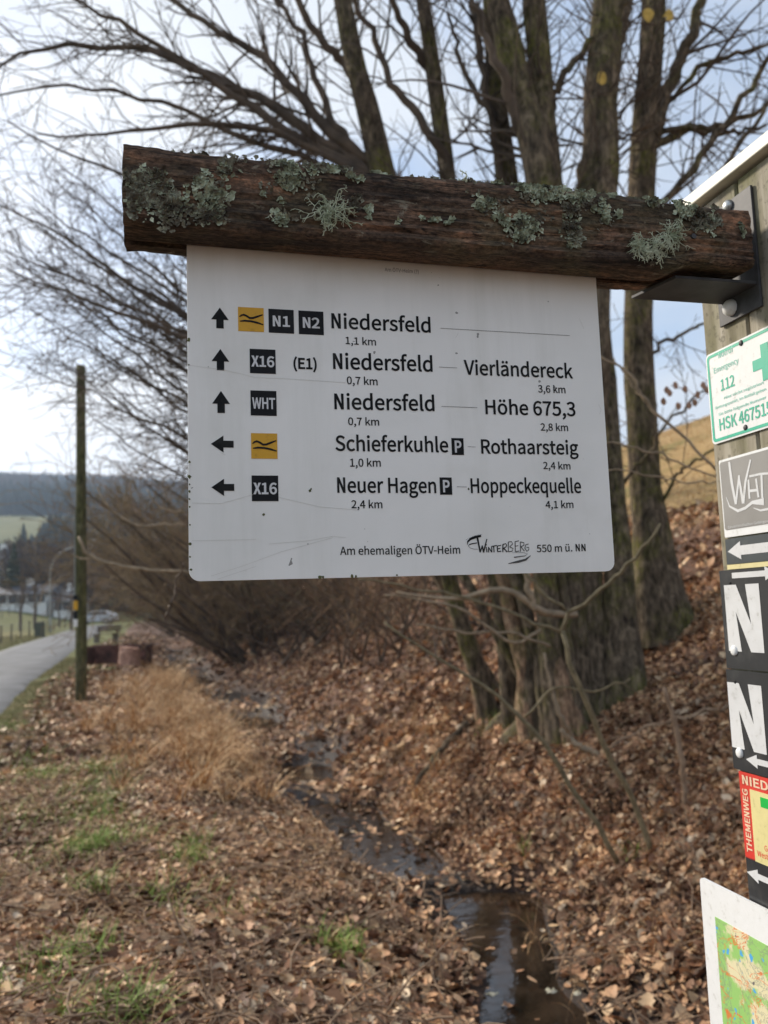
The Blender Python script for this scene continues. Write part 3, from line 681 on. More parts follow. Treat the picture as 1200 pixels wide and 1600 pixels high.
for y in np.arange(13.5, 34, 2.1): hedge.append((g.uniform(1.9, 3.6), y+g.normal()*.4, g.integers(0, 4), g.uniform(.75, 1.05)))
for y in np.arange(22, 62, 2.8): hedge.append((g.uniform(1.2, 3.2), y+g.normal()*.6, g.integers(0, 4), g.uniform(1.25, 1.75)))
for y in np.arange(20, 62, 4.2): hedge.append((g.uniform(4.0, 7), y+g.normal()*.6, g.integers(0, 4), g.uniform(1.5, 2.0)))
for y in np.arange(64, 120, 5.5): hedge.append((g.uniform(.5, 3.5), y+g.normal(), g.integers(0, 4), g.uniform(1.6, 2.2)))
for u_, y_, k_, s_ in hedge:
    x_ = float(cditch(y_))+u_
    if -.13 < x_/y_ < .14:
        s_ = min(s_, .038*y_)
        if y_ < 24: k_ = 4+int(k_) % 2; s_ *= 1.3
    e = empty('bare_shrub', (x_, y_, float(height(x_, y_))), g.uniform(-.5, .5)); e.scale = (s_,)*3
    tag(e, 'leafless brown shrub in the dense thicket along the ditch bank', 'shrub', 'leafless shrubs along the ditch bank')
    for nm, me in zip(('stems', 'twigs'), pm[k_]):
        c = bpy.data.objects.new(nm, me); COL.objects.link(c); c.parent = e

# ------------------------------------------------------------------ the big coppiced trees behind the sign
def trunk_path(pts, n=26):
    """pts: list of (px, py, Y, r)"""
    P = np.array([np.append(at(a, b_, Yd), r) for a, b_, Yd, r in pts]); L = np.r_[0, np.cumsum(np.linalg.norm(np.diff(P[:, :3], axis=0), axis=1))]
    s = np.linspace(0, L[-1], n)
    Q = np.stack([np.interp(s, L, P[:, k]) for k in range(4)], -1)
    for _ in range(2): Q[1:-1] = (Q[:-2]+2*Q[1:-1]+Q[2:])/4
    return Q[:, :3], Q[:, 3]
def lumpy(P, R, sides, seed, flare=0):
    V, F = tube(P, R, sides); n = len(P); V = V.reshape(n, sides, 3)
    for i in range(n):
        for j in range(sides):
            d = V[i, j]-P[i]; q = Vector(V[i, j]*1.0)
            k = 1+.13*mnoise.noise(Vector((q.x*3+seed, q.y*3, q.z*1.2)))+.07*mnoise.noise(q*9)
            if flare: k += flare*max(0, 1-i/(n*.22))**2*(1.2+.8*math.sin(j*2*math.pi/sides*4+seed))+.05*math.sin(j*2*math.pi/sides*5+seed+i*.12)
            V[i, j] = P[i]+d*k
    return V.reshape(-1, 3), F
def seat(path):
    """stand a trunk on the slope: keep its outline, take its distance from where the foot meets the ground"""
    q = ground(path[0][0], path[0][1]); k = q[1]/path[0][2]
    return [(a, b_, Y_*k, r*k) for a, b_, Y_, r in path]
trees = [
 # name, label, trunk path, flare, side limbs list, sparse?
 ('the leaning stem furthest left in the clump, forking over the beam', 'bark', [(770, 1120, 8.6, .10), (745, 1050, 8.6, .085), (700, 900, 8.6, .08), (650, 640, 8.6, .10), (597, 270, 8.6, .14), (565, 150, 8.5, .12), (540, 30, 8.4, .10), (520, -90, 8.3, .08), (500, -260, 8.2, .05)]),
 ('slim grey stem rising just right of the forked leaning one', 'bark', [(800, 1130, 9.4, .09), (775, 900, 9.4, .08), (745, 600, 9.4, .09), (706, 280, 9.4, .10), (690, 190, 9.3, .095), (672, 70, 9.2, .085), (650, -40, 9.1, .07), (630, -250, 9, .04)]),
 ('dark stem with a mossy foot above the middle of the beam', 'bark', [(840, 1150, 7.8, .10), (822, 1000, 7.8, .085), (800, 860, 7.8, .09), (800, 560, 7.8, .11), (793, 270, 7.8, .13), (780, 180, 7.8, .09), (768, 80, 7.7, .085), (760, -50, 7.7, .07), (750, -250, 7.6, .04)]),
 ('stout forked stem leaning left above the beam', 'bark', [(880, 1155, 8.2, .12), (862, 1040, 8.2, .10), (850, 900, 8.2, .12), (850, 600, 8.2, .16), (846, 290, 8.2, .17), (815, 170, 8.2, .155), (785, 50, 8.1, .14), (760, -60, 8.1, .11), (740, -260, 8, .07)]),
 ('upright stem beside the stout forked one', 'bark', [(905, 1130, 8.9, .15), (890, 900, 8.9, .15), (872, 600, 8.9, .15), (858, 290, 8.9, .15), (842, 150, 8.9, .14), (832, 20, 8.8, .13), (825, -100, 8.8, .10), (815, -280, 8.8, .06)]),
 ('broad pale brown trunk with yellow moss above the right part of the beam', 'bark', [(930, 1110, 9.0, .19), (915, 1020, 9.0, .165), (912, 900, 9.0, .165), (922, 600, 9.0, .17), (922, 450, 9.0, .17), (933, 290, 9.0, .21), (935, 150, 9.0, .19), (945, 20, 9.0, .17), (950, -110, 9, .16), (955, -300, 9, .10)]),
 ('thick dark trunk beside the post, standing in front of the field', 'bark', [(1042, 985, 9.9, .30), (1035, 930, 9.9, .25), (1014, 800, 9.9, .19), (1005, 600, 9.9, .18), (1005, 400, 9.9, .175), (1012, 200, 9.9, .165), (1018, 60, 9.8, .15), (1022, -100, 9.8, .15), (1025, -300, 9.8, .10)]),
 ('broad mossy trunk base right of the sign corner', 'bark', [(978, 1085, 8.7, .20), (972, 1010, 8.7, .17), (966, 900, 8.7, .15), (955, 700, 8.8, .11), (938, 520, 9.4, .08), (935, 300, 9.5, .08), (960, 100, 9.6, .07), (985, -120, 9.6, .06)]),
]
limbs = {
 0: [[(590, 255, .11), (540, 235, .10), (470, 150, .075), (400, 85, .06), (330, 40, .045), (240, -30, .03)],
     [(600, 290, .10), (500, 215, .09), (425, 165, .075), (330, 120, .06), (250, 75, .05), (165, 65, .04), (60, 72, .03), (0, 100, .02)],
     [(595, 280, .09), (480, 225, .075), (385, 165, .06), (300, 100, .045), (205, 40, .035), (100, -10, .02)],
     [(610, 300, .08), (520, 250, .06), (420, 200, .045), (330, 192, .04), (250, 196, .032), (160, 212, .02), (60, 210, .015)],
     [(600, 330, .07), (470, 240, .055), (370, 215, .04), (285, 165, .035), (200, 145, .028), (90, 130, .02), (-10, 150, .014)],
     [(555, 120, .08), (500, 60, .06), (465, 0, .05), (430, -70, .03)],
     [(545, 230, .07), (505, 150, .055), (475, 60, .045), (430, 0, .035), (400, -60, .02)],
     [(640, 560, .06), (480, 440, .045), (340, 330, .035), (250, 290, .028), (120, 250, .02), (10, 190, .012)],
     [(650, 640, .06), (480, 560, .045), (300, 500, .038), (200, 440, .03), (90, 360, .02), (0, 320, .012)]],
 1: [[(700, 250, .07), (655, 190, .06), (610, 120, .05), (575, 40, .04), (540, -40, .025)],
     [(675, 110, .07), (640, 60, .055), (610, 0, .04), (590, -60, .03)],
     [(745, 600, .06), (560, 520, .05), (400, 560, .04), (290, 530, .034), (190, 490, .026), (100, 460, .018), (10, 415, .01)]],
 2: [[(790, 190, .05), (745, 150, .04), (715, 90, .03), (700, 20, .02)],
     [(790, 290, .04), (770, 200, .05), (752, 90, .05), (738, 0, .04), (725, -80, .03)]],
 3: [[(850, 290, .09), (805, 180, .08), (775, 95, .05), (745, 10, .035)]],
 4: [[(845, 190, .06), (880, 120, .05), (925, 60, .04), (985, 0, .03)]],
 5: [[(925, 290, .08), (940, 180, .07), (965, 90, .06), (985, -10, .05), (1000, -90, .03)],
     [(905, 300, .07), (925, 200, .06), (940, 120, .035)]],
 6: [[(1020, 210, .10), (1045, 130, .09), (1075, 70, .08), (1100, -10, .06), (1120, -90, .04)],
     [(1020, 230, .06), (1060, 205, .065), (1110, 200, .05), (1160, 190, .04), (1215, 150, .025)],
     [(1020, 330, .05), (1090, 260, .05), (1150, 170, .045), (1200, 85, .035), (1240, 20, .02)],
     [(1040, 400, .04), (1110, 300, .035), (1160, 220, .035), (1205, 150, .025), (1260, 90, .015)],
     [(1025, 215, .05), (1080, 200, .04), (1130, 210, .03), (1200, 195, .02)],
     [(1030, 180, .03), (1100, 95, .04), (1160, 85, .03), (1220, 60, .02)],
     [(1010, 560, .03), (1060, 520, .024), (1110, 500, .018), (1170, 500, .01)],
     [(1010, 820, .03), (1060, 740, .02), (1120, 700, .014)]],
 7: [[(970, 760, .03), (1020, 700, .022), (1080, 620, .016), (1130, 600, .01)]],
}
_g = np.random.default_rng(61)
for k in range(23):
    f = k/22; sx_, sy_ = 700-70*f, 900-330*f                     # a point on the leaning stem, hidden by the sign
    ex, ey = _g.uniform(-30, 210), 290+390*(1-f)**1.1+_g.normal()*35-60
    ex += 60*(1-f); mx_, my_ = sx_+(ex-sx_)*.5, sy_+(ey-sy_)*.42+_g.uniform(-10, 45)
    limbs[0].append([(sx_, sy_, .045), (sx_*.75+mx_*.25, sy_*.75+my_*.25-5, .036), (mx_, my_, .028), (mx_*.5+ex*.5, my_*.5+ey*.5+_g.uniform(-4, 14), .018), (ex, ey, .007)])
for ti, (lb, mk, path) in enumerate(trees):
    g = np.random.default_rng(300+ti)
    path = seat(path); P, R = trunk_path(path)
    wv0 = np.cumsum(g.normal(size=(len(P), 3))*[.009, .03, 0], 0); wv0 -= np.linspace(0, 1, len(P))[:, None]*wv0[-1]; wv0[0] = 0; P = P+wv0
    bz = float(height(P[0][0], P[0][1])); 
    P[0] = [P[0][0], P[0][1], bz-.15]
    e = empty('coppice_tree', (P[0][0], P[0][1], bz)); tag(e, lb, 'tree', 'coppiced trees behind the sign')
    V, F = lumpy(P, R, 18, ti*7.3, .26 if ti in (5, 6, 7) else .15)
    obj('trunk', V, F, M[mk], e, True)
    big = Tubes(); tw = Tubes(); Yt = path[4][2]
    for li, lm in enumerate(limbs.get(ti, [])):
        dY = g.uniform(-.9, .5) if li < 9 else g.uniform(-1.2, 2.5)
        q = [(a, b_, Yt+dY*k/len(lm), r) for k, (a, b_, r) in enumerate(lm)]
        LP_, LR_ = trunk_path(q, 18)
        wv_ = g.normal(size=(18, 3))*.022; wv_[0] = 0
        LP_ = LP_+wv_; LR_ = LR_*.82
        lt = Tubes(); lt.add(LP_, LR_, 7); lt.build('limb', M['bark'] if ti > 3 else M['twig'], e)
        tot = np.linalg.norm(np.diff(LP_, axis=0), axis=1).sum()
        dens_ = 6.0 if ti == 0 else 4.0
        for c in range(int(tot*dens_)):
            f = g.uniform(.1, 1)*17; i = min(16, int(f)); qq = LP_[i]+(LP_[i+1]-LP_[i])*(f-i); D = unit(LP_[i+1]-LP_[i])
            ax = unit(np.cross(D, g.normal(size=3))); aa = math.radians(g.uniform(20, 60)); dd = unit(D*math.cos(aa)+ax*math.sin(aa))
            grow(tw, qq, dd, g.uniform(.5, 1.9)*(1-.3*f/17), max(.004, LR_[i]*.38), 2, g, (-.03 if ti < 4 else .0, 0, .0), .13, 2.5, seg=.2, rmin=.0035, lr=(.3, .6))
    # leader twigs
    for c in range(26):
        f = g.uniform(.5, 1)*25; i = min(24, int(f)); qq = P[i]; D = unit(P[i+1]-P[i])
        ax = unit(np.cross(D, g.normal(size=3))); aa = math.radians(g.uniform(30, 70)); dd = unit(D*math.cos(aa)+ax*math.sin(aa))
        grow(tw, qq, dd, g.uniform(.8, 2.2), .014, 2, g, (0, 0, .04), .13, 1.8, seg=.25, rmin=.0035)
    tw.build('crown', M['twig'], e)
q = ground(868, 1140); V, F = [], []; nr_, na2 = 12, 40
for i in range(nr_+1):
    for j in range(na2):
        a = 2*math.pi*j/na2; rr = .8*i/nr_; lob = 1+.35*math.sin(a*5+1)*.6+.2*math.sin(a*9)+.25*mnoise.noise(Vector((math.cos(a)*2, math.sin(a)*2, 4)))
        x = q[0]+.28+rr*lob*math.cos(a)*1.0; y = q[1]+.75+rr*lob*math.sin(a)*.85
        hh_ = .5*(1-rr)**1.4*(1+.5*mnoise.noise(Vector((x*5, y*5, 1))))+.10*max(0, math.sin(a*5+1))*(1-rr)
        V.append((x, y, float(height(x, y))+hh_-.06*rr))
F = [(i*na2+j, i*na2+(j+1) % na2, (i+1)*na2+(j+1) % na2, (i+1)*na2+j) for i in range(nr_) for j in range(na2)]; F.append(tuple(range(na2))[::-1])
o = obj('coppice_stool', V, F, M['bark'], None, True, origin=q); tag(o, 'knobbly mossy root stool from which the clump of stems fans out', 'tree stool')
# pale leaning shoots at the foot of the clump
for i, (lb, mk, pth) in enumerate([
  ('pale brown leaning shoot at the left of the clump foot', 'bark_pale', [(762, 1118, 8.0, .075), (748, 1040, 8.0, .07), (722, 960, 8.0, .075), (700, 900, 8.0, .07), (660, 780, 8.1, .06), (610, 560, 8.2, .04)]),
  ('smooth reddish shoot in the middle of the clump foot', 'bark_pale', [(838, 1150, 7.6, .085), (826, 1080, 7.6, .075), (806, 980, 7.6, .075), (785, 900, 7.6, .08), (740, 760, 7.6, .06), (690, 560, 7.7, .04)]),
  ('barkless pale shoot beside the mossy trunk foot', 'bark_pale', [(900, 1150, 7.5, .10), (872, 1070, 7.5, .065), (858, 990, 7.5, .055), (845, 900, 7.5, .06), (820, 740, 7.6, .05), (800, 560, 7.7, .03)]),
  ('green mossy shoot behind the reddish one at the clump foot', 'bark', [(862, 1150, 7.9, .07), (846, 1060, 7.9, .06), (825, 960, 7.9, .055), (800, 890, 7.9, .05), (760, 760, 8, .04)]),
  ('thin dark stem leaning out left of the clump', 'bark', [(845, 1135, 8.0, .05), (800, 1030, 8.0, .045), (742, 930, 8.0, .045), (700, 860, 8.1, .04), (640, 720, 8.2, .03)]),
  ('dark upright stem filling the gap between the reddish shoot and the trunks', 'bark', [(880, 1140, 8.3, .11), (868, 1050, 8.3, .09), (856, 960, 8.3, .085), (846, 890, 8.3, .08), (830, 700, 8.3, .07)]),
  ('slender mossy stem close beside the barkless shoot', 'bark', [(908, 1148, 7.7, .07), (890, 1060, 7.7, .05), (884, 970, 7.7, .045), (880, 890, 7.7, .04), (870, 740, 7.8, .035)]),
  ('mossy leaning stem at the far left of the clump foot', 'bark', [(770, 1080, 8.8, .07), (735, 1010, 8.8, .06), (700, 930, 8.8, .06), (660, 850, 8.9, .05), (600, 700, 9, .04)])]):
    P, R = trunk_path(seat(pth), 14); bz = float(height(P[0][0], P[0][1])); P[0][2] = bz-.1
    P[1:] += np.random.default_rng(40+i).normal(size=(13, 3))*[.018, .018, .0]; V, F = lumpy(P, R*np.random.default_rng(i).uniform(.88, 1.1, 14), 12, i*3.1, .5); o = obj('coppice_shoot', V, F, M[mk], None, True, origin=(P[0][0], P[0][1], bz)); tag(o, lb, 'tree shoot')
# low brush behind and under the sign
g = np.random.default_rng(909)
for i, (px, py) in enumerate([(600, 960), (470, 980), (560, 1000), (390, 985), (690, 1010), (500, 935), (640, 930), (430, 940), (560, 930), (345, 965)]):
    q = ground(px, py+25); e = empty('bramble_bush', q, g.uniform(0, 6)); s_ = g.uniform(.45, .75); e.scale = (s_,)*3
    tag(e, 'low tangle of bare greenish brown twigs on the bank under the sign', 'bush', 'low bare bushes on the bank')
    for nm, me in zip(('stems', 'twigs'), pm[4+i % 2]):
        c = bpy.data.objects.new(nm, me); COL.objects.link(c); c.parent = e

def leaf_mesh(seed, L=1.0):
    g = np.random.default_rng(seed); n = 6; V = []; F = []
    lob = g.random() < .45
    curl = g.uniform(-.4, .8); bend = g.uniform(-.4, .7); tw = g.uniform(-.6, .6)
    for i in range(n+1):
        s = i/n; w = .36*math.sin(math.pi*min(1, s*.96+.02))**.7
        if lob: w *= (1.25 if i % 2 else .72)
        for k in (-1, 0, 1):
            x = (s-.5)+(.06 if lob and k and i % 2 else 0); y = k*w*g.uniform(.85, 1.1)
            z = curl*y*y*1.3+bend*(s-.5)**2*.9+tw*y*(s-.5)+g.normal()*.015+.02
            V.append((x*L, y*L, z*L))
    for i in range(n):
        for k in range(2):
            q = i*3+k; F.append((q, q+1, q+4, q+3))
    V += [(-.5*L, 0, .02*L), (-.72*L, .02*L, .06*L), (-.72*L, .035*L, .06*L)]; F.append((len(V)-3, len(V)-2, len(V)-1))
    return V, F
# young saplings and branches in front
def sapling(name, lb, cat, paths, mat, mode='root'):
    if mode == 'root':
        kk = ground(*paths[0][0][:2])[1]/paths[0][0][2]; paths = [[(a, b_, Y_*kk, r*kk*1.15) for a, b_, Y_, r in p_] for p_ in paths]
    b0 = at(*paths[0][0][:3]); bz = float(height(b0[0], b0[1]))
    e = empty(name, (b0[0], b0[1], bz if mode != 'hang' else b0[2])); tag(e, lb, cat)
    for k, pth in enumerate(paths):
        P, R = trunk_path(pth, 16); P[1:-1] += np.random.default_rng(k+len(lb)).normal(size=(14, 3))*.008
        if k == 0 and mode == 'root': P[0][2] = bz-.04
        if mode == 'lie':
            P[:, 2] = [float(height(a, b_)) for a, b_, _ in P]+R*.8+.015+.03*np.sin(np.arange(16)*.9)**2
        mb = MB(); mb.tube(P, R, 7); mb.build('stem' if k == 0 else 'branch', mat, e, True)
    return e
sapling('sapling', 'curved thin sapling forking just below the right corner of the sign', 'sapling',
  [[(1022, 1335, 5.6, .017), (990, 1250, 5.6, .017), (940, 1160, 5.55, .016), (905, 1070, 5.5, .015), (880, 1000, 5.5, .014), (878, 985, 5.5, .013)],
   [(878, 985, 5.5, .012), (884, 955, 5.5, .012), (925, 935, 5.4, .011), (980, 885, 5.3, .010), (1015, 845, 5.2, .008), (1032, 818, 5.2, .006)],
   [(884, 955, 5.5, .010), (850, 930, 5.5, .010), (820, 895, 5.5, .009), (790, 850, 5.5, .007)],
   [(878, 988, 5.5, .010), (800, 960, 5.5, .009), (740, 935, 5.5, .009), (650, 920, 5.4, .007), (560, 905, 5.3, .005)]], M['olive_cane'])
sapling('sapling', 'straighter thin sapling leaning left towards the trees', 'sapling',
  [[(972, 1352, 5.7, .016), (930, 1290, 5.7, .016), (890, 1220, 5.7, .015), (850, 1160, 5.7, .015), (820, 1120, 5.7, .013), (760, 1075, 5.7, .011), (690, 1030, 5.7, .009), (600, 972, 5.7, .006)],
   [(820, 1120, 5.7, .008), (850, 1085, 5.7, .008), (870, 1070, 5.7, .006), (930, 1085, 5.7, .006), (985, 1060, 5.7, .005)]], M['olive_cane'])
sapling('dead_stem', 'pale dry stem standing alone in the leaves near the post', 'dead stem',
  [[(1073, 1265, 6.0, .017), (1066, 1200, 6.0, .018), (1055, 1130, 6.0, .018), (1038, 1075, 6.0, .013)]], M['deadwood'])
sapling('fallen_branch', 'grey fallen branch lying across the slope beside the post', 'branch',
  [[(945, 1138, 7.2, .014), (1000, 1120, 7.2, .018), (1060, 1108, 7.0, .018), (1140, 1092, 6.9, .016)]], M['deadwood'], mode='lie')
sapling('fallen_branch', 'mossy dark fallen branch below the leaning stems', 'branch',
  [[(645, 1123, 9.2, .03), (690, 1108, 9.5, .04), (740, 1090, 9.8, .035)]], M['bark'], mode='lie')
sapling('fallen_branch', 'black wet branch lying along the upper puddle edge', 'branch',
  [[(395, 1335, 7.2, .012), (450, 1348, 6.95, .018), (510, 1352, 6.9, .024), (560, 1348, 6.95, .016)]], M['twig'], mode='lie')
sapling('gnarled_branch', 'gnarled orange-brown branches winding between the trunks under the sign', 'branch',
  [[(900, 960, 7.4, .03), (868, 962, 7.3, .034), (835, 955, 7.2, .034), (812, 925, 7.2, .03), (790, 912, 7.2, .028), (760, 925, 7.2, .024), (725, 938, 7.2, .02), (680, 935, 7.2, .014), (620, 925, 7.3, .008)],
   [(838, 955, 7.2, .03), (828, 930, 7.2, .03), (824, 905, 7.2, .028), (815, 870, 7.2, .024)],
   [(845, 985, 7.3, .016), (800, 1010, 7.2, .014), (740, 960, 7.1, .013), (690, 940, 7.1, .010), (600, 930, 7.1, .006)],
   [(860, 1010, 7.3, .014), (790, 985, 7.2, .012), (730, 990, 7.1, .010), (650, 975, 7.1, .007)],
   [(900, 1165, 7.2, .03), (880, 1130, 7.1, .022), (862, 1080, 7.1, .016), (850, 1020, 7.1, .012)],
   [(935, 1180, 6.9, .026), (905, 1168, 6.9, .026), (875, 1140, 6.9, .018)]], M['cane'], mode='hang')
sapling('bare_branch', 'knotty dark twig branch hanging down below the left corner of the sign', 'branch',
  [[(288, 880, 4.0, .004), (275, 915, 4.0, .006), (258, 968, 4.0, .007)]], M['twig'], mode='hang')
sapling('bare_branch', 'pale drooping branch crossing in front of the wooden pole', 'branch',
  [[(300, 895, 9.0, .014), (230, 890, 9.0, .018), (165, 880, 9.0, .022), (140, 872, 9.0, .024), (128, 855, 9.0, .022), (123, 838, 9.0, .014)],
   [(140, 872, 9.0, .01), (128, 873, 9.0, .009), (112, 865, 9.0, .006)],
   [(290, 820, 9.0, .012), (215, 822, 9.0, .014), (180, 805, 9.0, .014), (160, 780, 9, .012), (153, 762, 9, .008)],
   [(290, 800, 9.0, .010), (262, 800, 9.0, .012), (240, 785, 9.0, .011), (230, 765, 9, .008)]], M['cane'], mode='hang')
for k, (a, b_) in enumerate([((1035, 720), (925, 540)), ((1110, 740), (940, 560))]): pass
sapling('bare_branch', 'long thin twigs slanting across the gap between sign and post', 'branch',
  [[(1125, 740, 5.0, .009), (1060, 680, 5.0, .009), (1010, 628, 5.0, .010), (985, 580, 5.0, .008), (935, 555, 5.0, .006)],
   [(1120, 745, 5.0, .005), (1050, 720, 5.0, .006), (1000, 700, 5.0, .006), (930, 690, 5.0, .005)],
   [(1010, 628, 5, .005), (985, 600, 5, .005), (960, 560, 5, .004)],
   [(1120, 752, 5, .004), (1080, 755, 5, .005), (1030, 745, 5, .005), (950, 735, 5, .004)]], M['cane'], mode='hang')
M['yellow_leaf'] = nmat('withered_yellow_leaf', [(0.3, (0.42, 0.27, 0.05)), (0.7, (0.62, 0.42, 0.10))], 20, .7, 0)
M['brown_leaf'] = nmat('withered_brown_leaf', [(0.3, (0.22, 0.12, 0.07)), (0.7, (0.38, 0.22, 0.14))], 20, .7, 0)
def hang_leaf(px, py, Yd, s_, mat, seed, parent=None):
    V, F = leaf_mesh(seed, s_); p = at(px, py, Yd); V = np.array(V); V = np.stack([V[:, 1], V[:, 2], -V[:, 0]], -1)+p
    return obj('withered_leaf', V, F, mat, parent, True, origin=p if parent is None else None)
for px, py, Yd, s_, lb in [(1013, 22, 7.8, .16, 'yellow withered leaf at the top edge before the thick dark trunk'), (941, 120, 7.8, .15, 'yellow withered leaf hanging before the broad trunk above the beam'), (1046, 22, 7.6, .13, 'orange brown withered leaf curled right of the yellow one')]:
    tag(hang_leaf(px, py, Yd, s_, M['yellow_leaf'], px), lb, 'leaf')
_e = [o for o in bpy.data.objects if o.get('label', '').startswith('long thin twigs')][0]
_g = np.random.default_rng(5)
for k in range(11): hang_leaf(1035+k*7+_g.uniform(-3, 3), 612+_g.uniform(-12, 22), 5.1, .05, M['brown_leaf'], k, _e)
# foreground dry stalks
g = np.random.default_rng(41)
for k, (x0, y0, x1, y1) in enumerate([(335, 1590, 262, 1400), (350, 1600, 330, 1500), (385, 1590, 365, 1480), (590, 1600, 700, 1470), (665, 1440, 700, 1500), (895, 1545, 905, 1470), (868, 1530, 875, 1440),
                                      (180, 1320, 208, 1255), (195, 1322, 225, 1275), (925, 1545, 960, 1490), (560, 1610, 480, 1540), (620, 1620, 560, 1500), (700, 1560, 690, 1400), (440, 1640, 405, 1545)]):
    q = ground(x0, y0); top = at(x1, y1, q[1]+g.uniform(-.2, .15)); mid = (q+top)/2+g.normal(size=3)*.03
    if top[2] < float(height(top[0], top[1]))+.03: top[2] = float(height(top[0], top[1]))+.08
    P = np.array([q-[0, 0, .02], (q+mid)/2, mid, (mid+top)/2+g.normal(size=3)*.012, top]); mb = MB(); mb.tube(P, np.linspace(.0065, .0035, 5), 5)
    o = obj('dry_stalk', mb.V, mb.F, M['deadwood'], None, True, origin=q); tag(o, 'thin dry plant stalk poking out of the fallen leaves', 'stalk', 'dry stalks in the leaf litter')
for k, (px, py, r, lb) in enumerate([(770, 1556, .045, 'pale stone at the near edge of the larger puddle'), (862, 1552, .05, 'greenish pale stone right of the puddle in the leaves'), (905, 1552, .035, 'small pale stone furthest right by the puddle')]):
    q = ground(px, py); V = []; F = []
    g2 = np.random.default_rng(k); nn_ = 8
    for i in range(5):
        th = math.pi*(i+.5)/5
        for j in range(nn_):
            a = 2*math.pi*j/nn_; rr = r*g2.uniform(.6, 1.25); V.append((q[0]+rr*math.sin(th)*math.cos(a)*1.2, q[1]+rr*math.sin(th)*math.sin(a), q[2]-.012+rr*math.cos(th)*.6))
    for i in range(4):
        for j in range(nn_): F.append((i*nn_+j, i*nn_+(j+1) % nn_, (i+1)*nn_+(j+1) % nn_, (i+1)*nn_+j))
    F += [tuple(range(nn_))[::-1], tuple(range(32, 40))]
    o = obj('stone', V, F, nmat('pale_stone', [(0.3, (0.26, 0.25, 0.18)), (0.7, (0.48, 0.45, 0.36))], 20, .85, .3), None, True, origin=q); tag(o, lb, 'stone')

# ------------------------------------------------------------------ leaf litter
M['leaf'] = randmat('dead_leaf', [(0, (0.08, 0.045, 0.030)), (0.15, (0.22, 0.115, 0.068)), (0.42, (0.46, 0.27, 0.155)), (0.68, (0.61, 0.40, 0.24)), (0.88, (0.64, 0.46, 0.27)), (1.0, (0.74, 0.62, 0.46))], 0.6, True)
leaves = [shape('leaf_shape', *leaf_mesh(i), M['leaf'], True) for i in range(9)]
def ground_normal(x, y, e=.05):
    gx = (height(x+e, y)-height(x-e, y))/(2*e); gy = (height(x, y+e)-height(x, y-e))/(2*e)
    return gx, gy
def wet(x, y):
    z = height(x, y); zw = -.535+np.maximum(0, y-10)*.008; return z < zw+.006
g = np.random.default_rng(123)
def litter(name, n, yr, ur, size, seed, lift=.02, tilt=.5, extra=None):
    g = np.random.default_rng(seed)
    y = yr[0]+(yr[1]-yr[0])*g.random(n); x = y*0
    side = g.random(n); a0 = np.minimum(-.50*y-.3, 0); 
    x = np.clip(-.50*y-.25, -60, 60)+side*(y*1.02+.5)
    u = x-cditch(y); ed = itp(EY, y)
    k = (u > ur[0]) & (u < ur[1]) & (x > ed+.35) & (~wet(x, y) | (g.random(n) < .04))
    # thinner on the verge next to the road, in the black mud of the ditch and among the grass
    pr = np.clip((x-ed-.2)/1.9, 0, 1)**.7
    mu = np.exp(-((u+.05)/.8)**4)*np.clip(.75+.6*wob(x, y, 1, 2.2), 0, 1); pr = pr*(1-.9*mu)
    if extra is not None: pr = pr*extra(x, y, u)
    pud = np.zeros(n)
    for a, b in POOLS: pud = np.maximum(pud, (y > a-.2)*(y < b+.2)*1.0)
    pr = pr*(1-.0*pud)
    k &= g.random(n) < pr
    x, y = x[k], y[k]; z = np.maximum(height(x, y), -.533+np.maximum(0, y-10)*.008); gx, gy = ground_normal(x, y)
    m_ = len(x); lf = g.random(m_)**1.6*lift
    rx = np.arctan(gy)+g.normal(size=m_)*tilt; ry = -np.arctan(gx)+g.normal(size=m_)*tilt
    # rotation order XYZ: spin first by instancing a random z
    rot = np.stack([rx, ry, g.uniform(0, 6.28, m_)], -1)
    s = size*np.clip(np.exp(g.normal(size=m_)*.38), .45, 2.1)
    return scatter(name, np.stack([x, y, z+lf+.004], -1), rot, s, g.integers(0, len(leaves), m_), leaves)
def patchy(x, y, u): return np.clip(.75+.45*wob(x, y, 1, 1.3), .25, 1)
def near_patch(x, y, u): return np.clip(.95+.75*wob(x, y, 0, 2.6)+.3*wob(x, y, 1, 1.1), .12, 1)
o = litter('leaf_litter', 165000, (2.8, 9.5), (-6, 9), .051, 1, .026, .38, near_patch); tag(o, 'deep carpet of brown fallen leaves on both banks of the ditch', 'leaf litter')
o = litter('distant_leaf_litter', 90000, (9.5, 24), (-7, 6.3), .085, 2, .03, .5, patchy); tag(o, 'brown fallen leaves further up the ditch and verge', 'leaf litter')
o = litter('far_leaf_litter', 30000, (24, 60), (-4, 6.3), .16, 3, .03, .4, patchy); tag(o, 'brown leaf cover under the thicket in the distance', 'leaf litter')
sticks = []
for i in range(4):
    g2 = np.random.default_rng(60+i); P = np.cumsum(np.concatenate([[[-.5, 0, .02]], np.stack([np.full(6, 1/6), g2.normal(size=6)*.035, g2.normal(size=6)*.015], -1)]), 0); tb2 = Tubes(); tb2.add(P, np.linspace(.016, .007, 7), 4)
    if i % 2: tb2.add(np.array([P[3], P[3]+[.12, .1, .03], P[3]+[.26, .16, .05]]), [.009, .007, .004], 3)
    sticks.append(shape_tubes('twig_shape', [tb2], M['deadwood']))
n = 5200; y = 2.9+13*g.random(n)**1.4; x = -.5*y+g.random(n)*y*1.05; k = (x > itp(EY, y)+.4) & ~wet(x, y); x, y = x[k], y[k]; gx, gy = ground_normal(x, y); m_ = len(x)
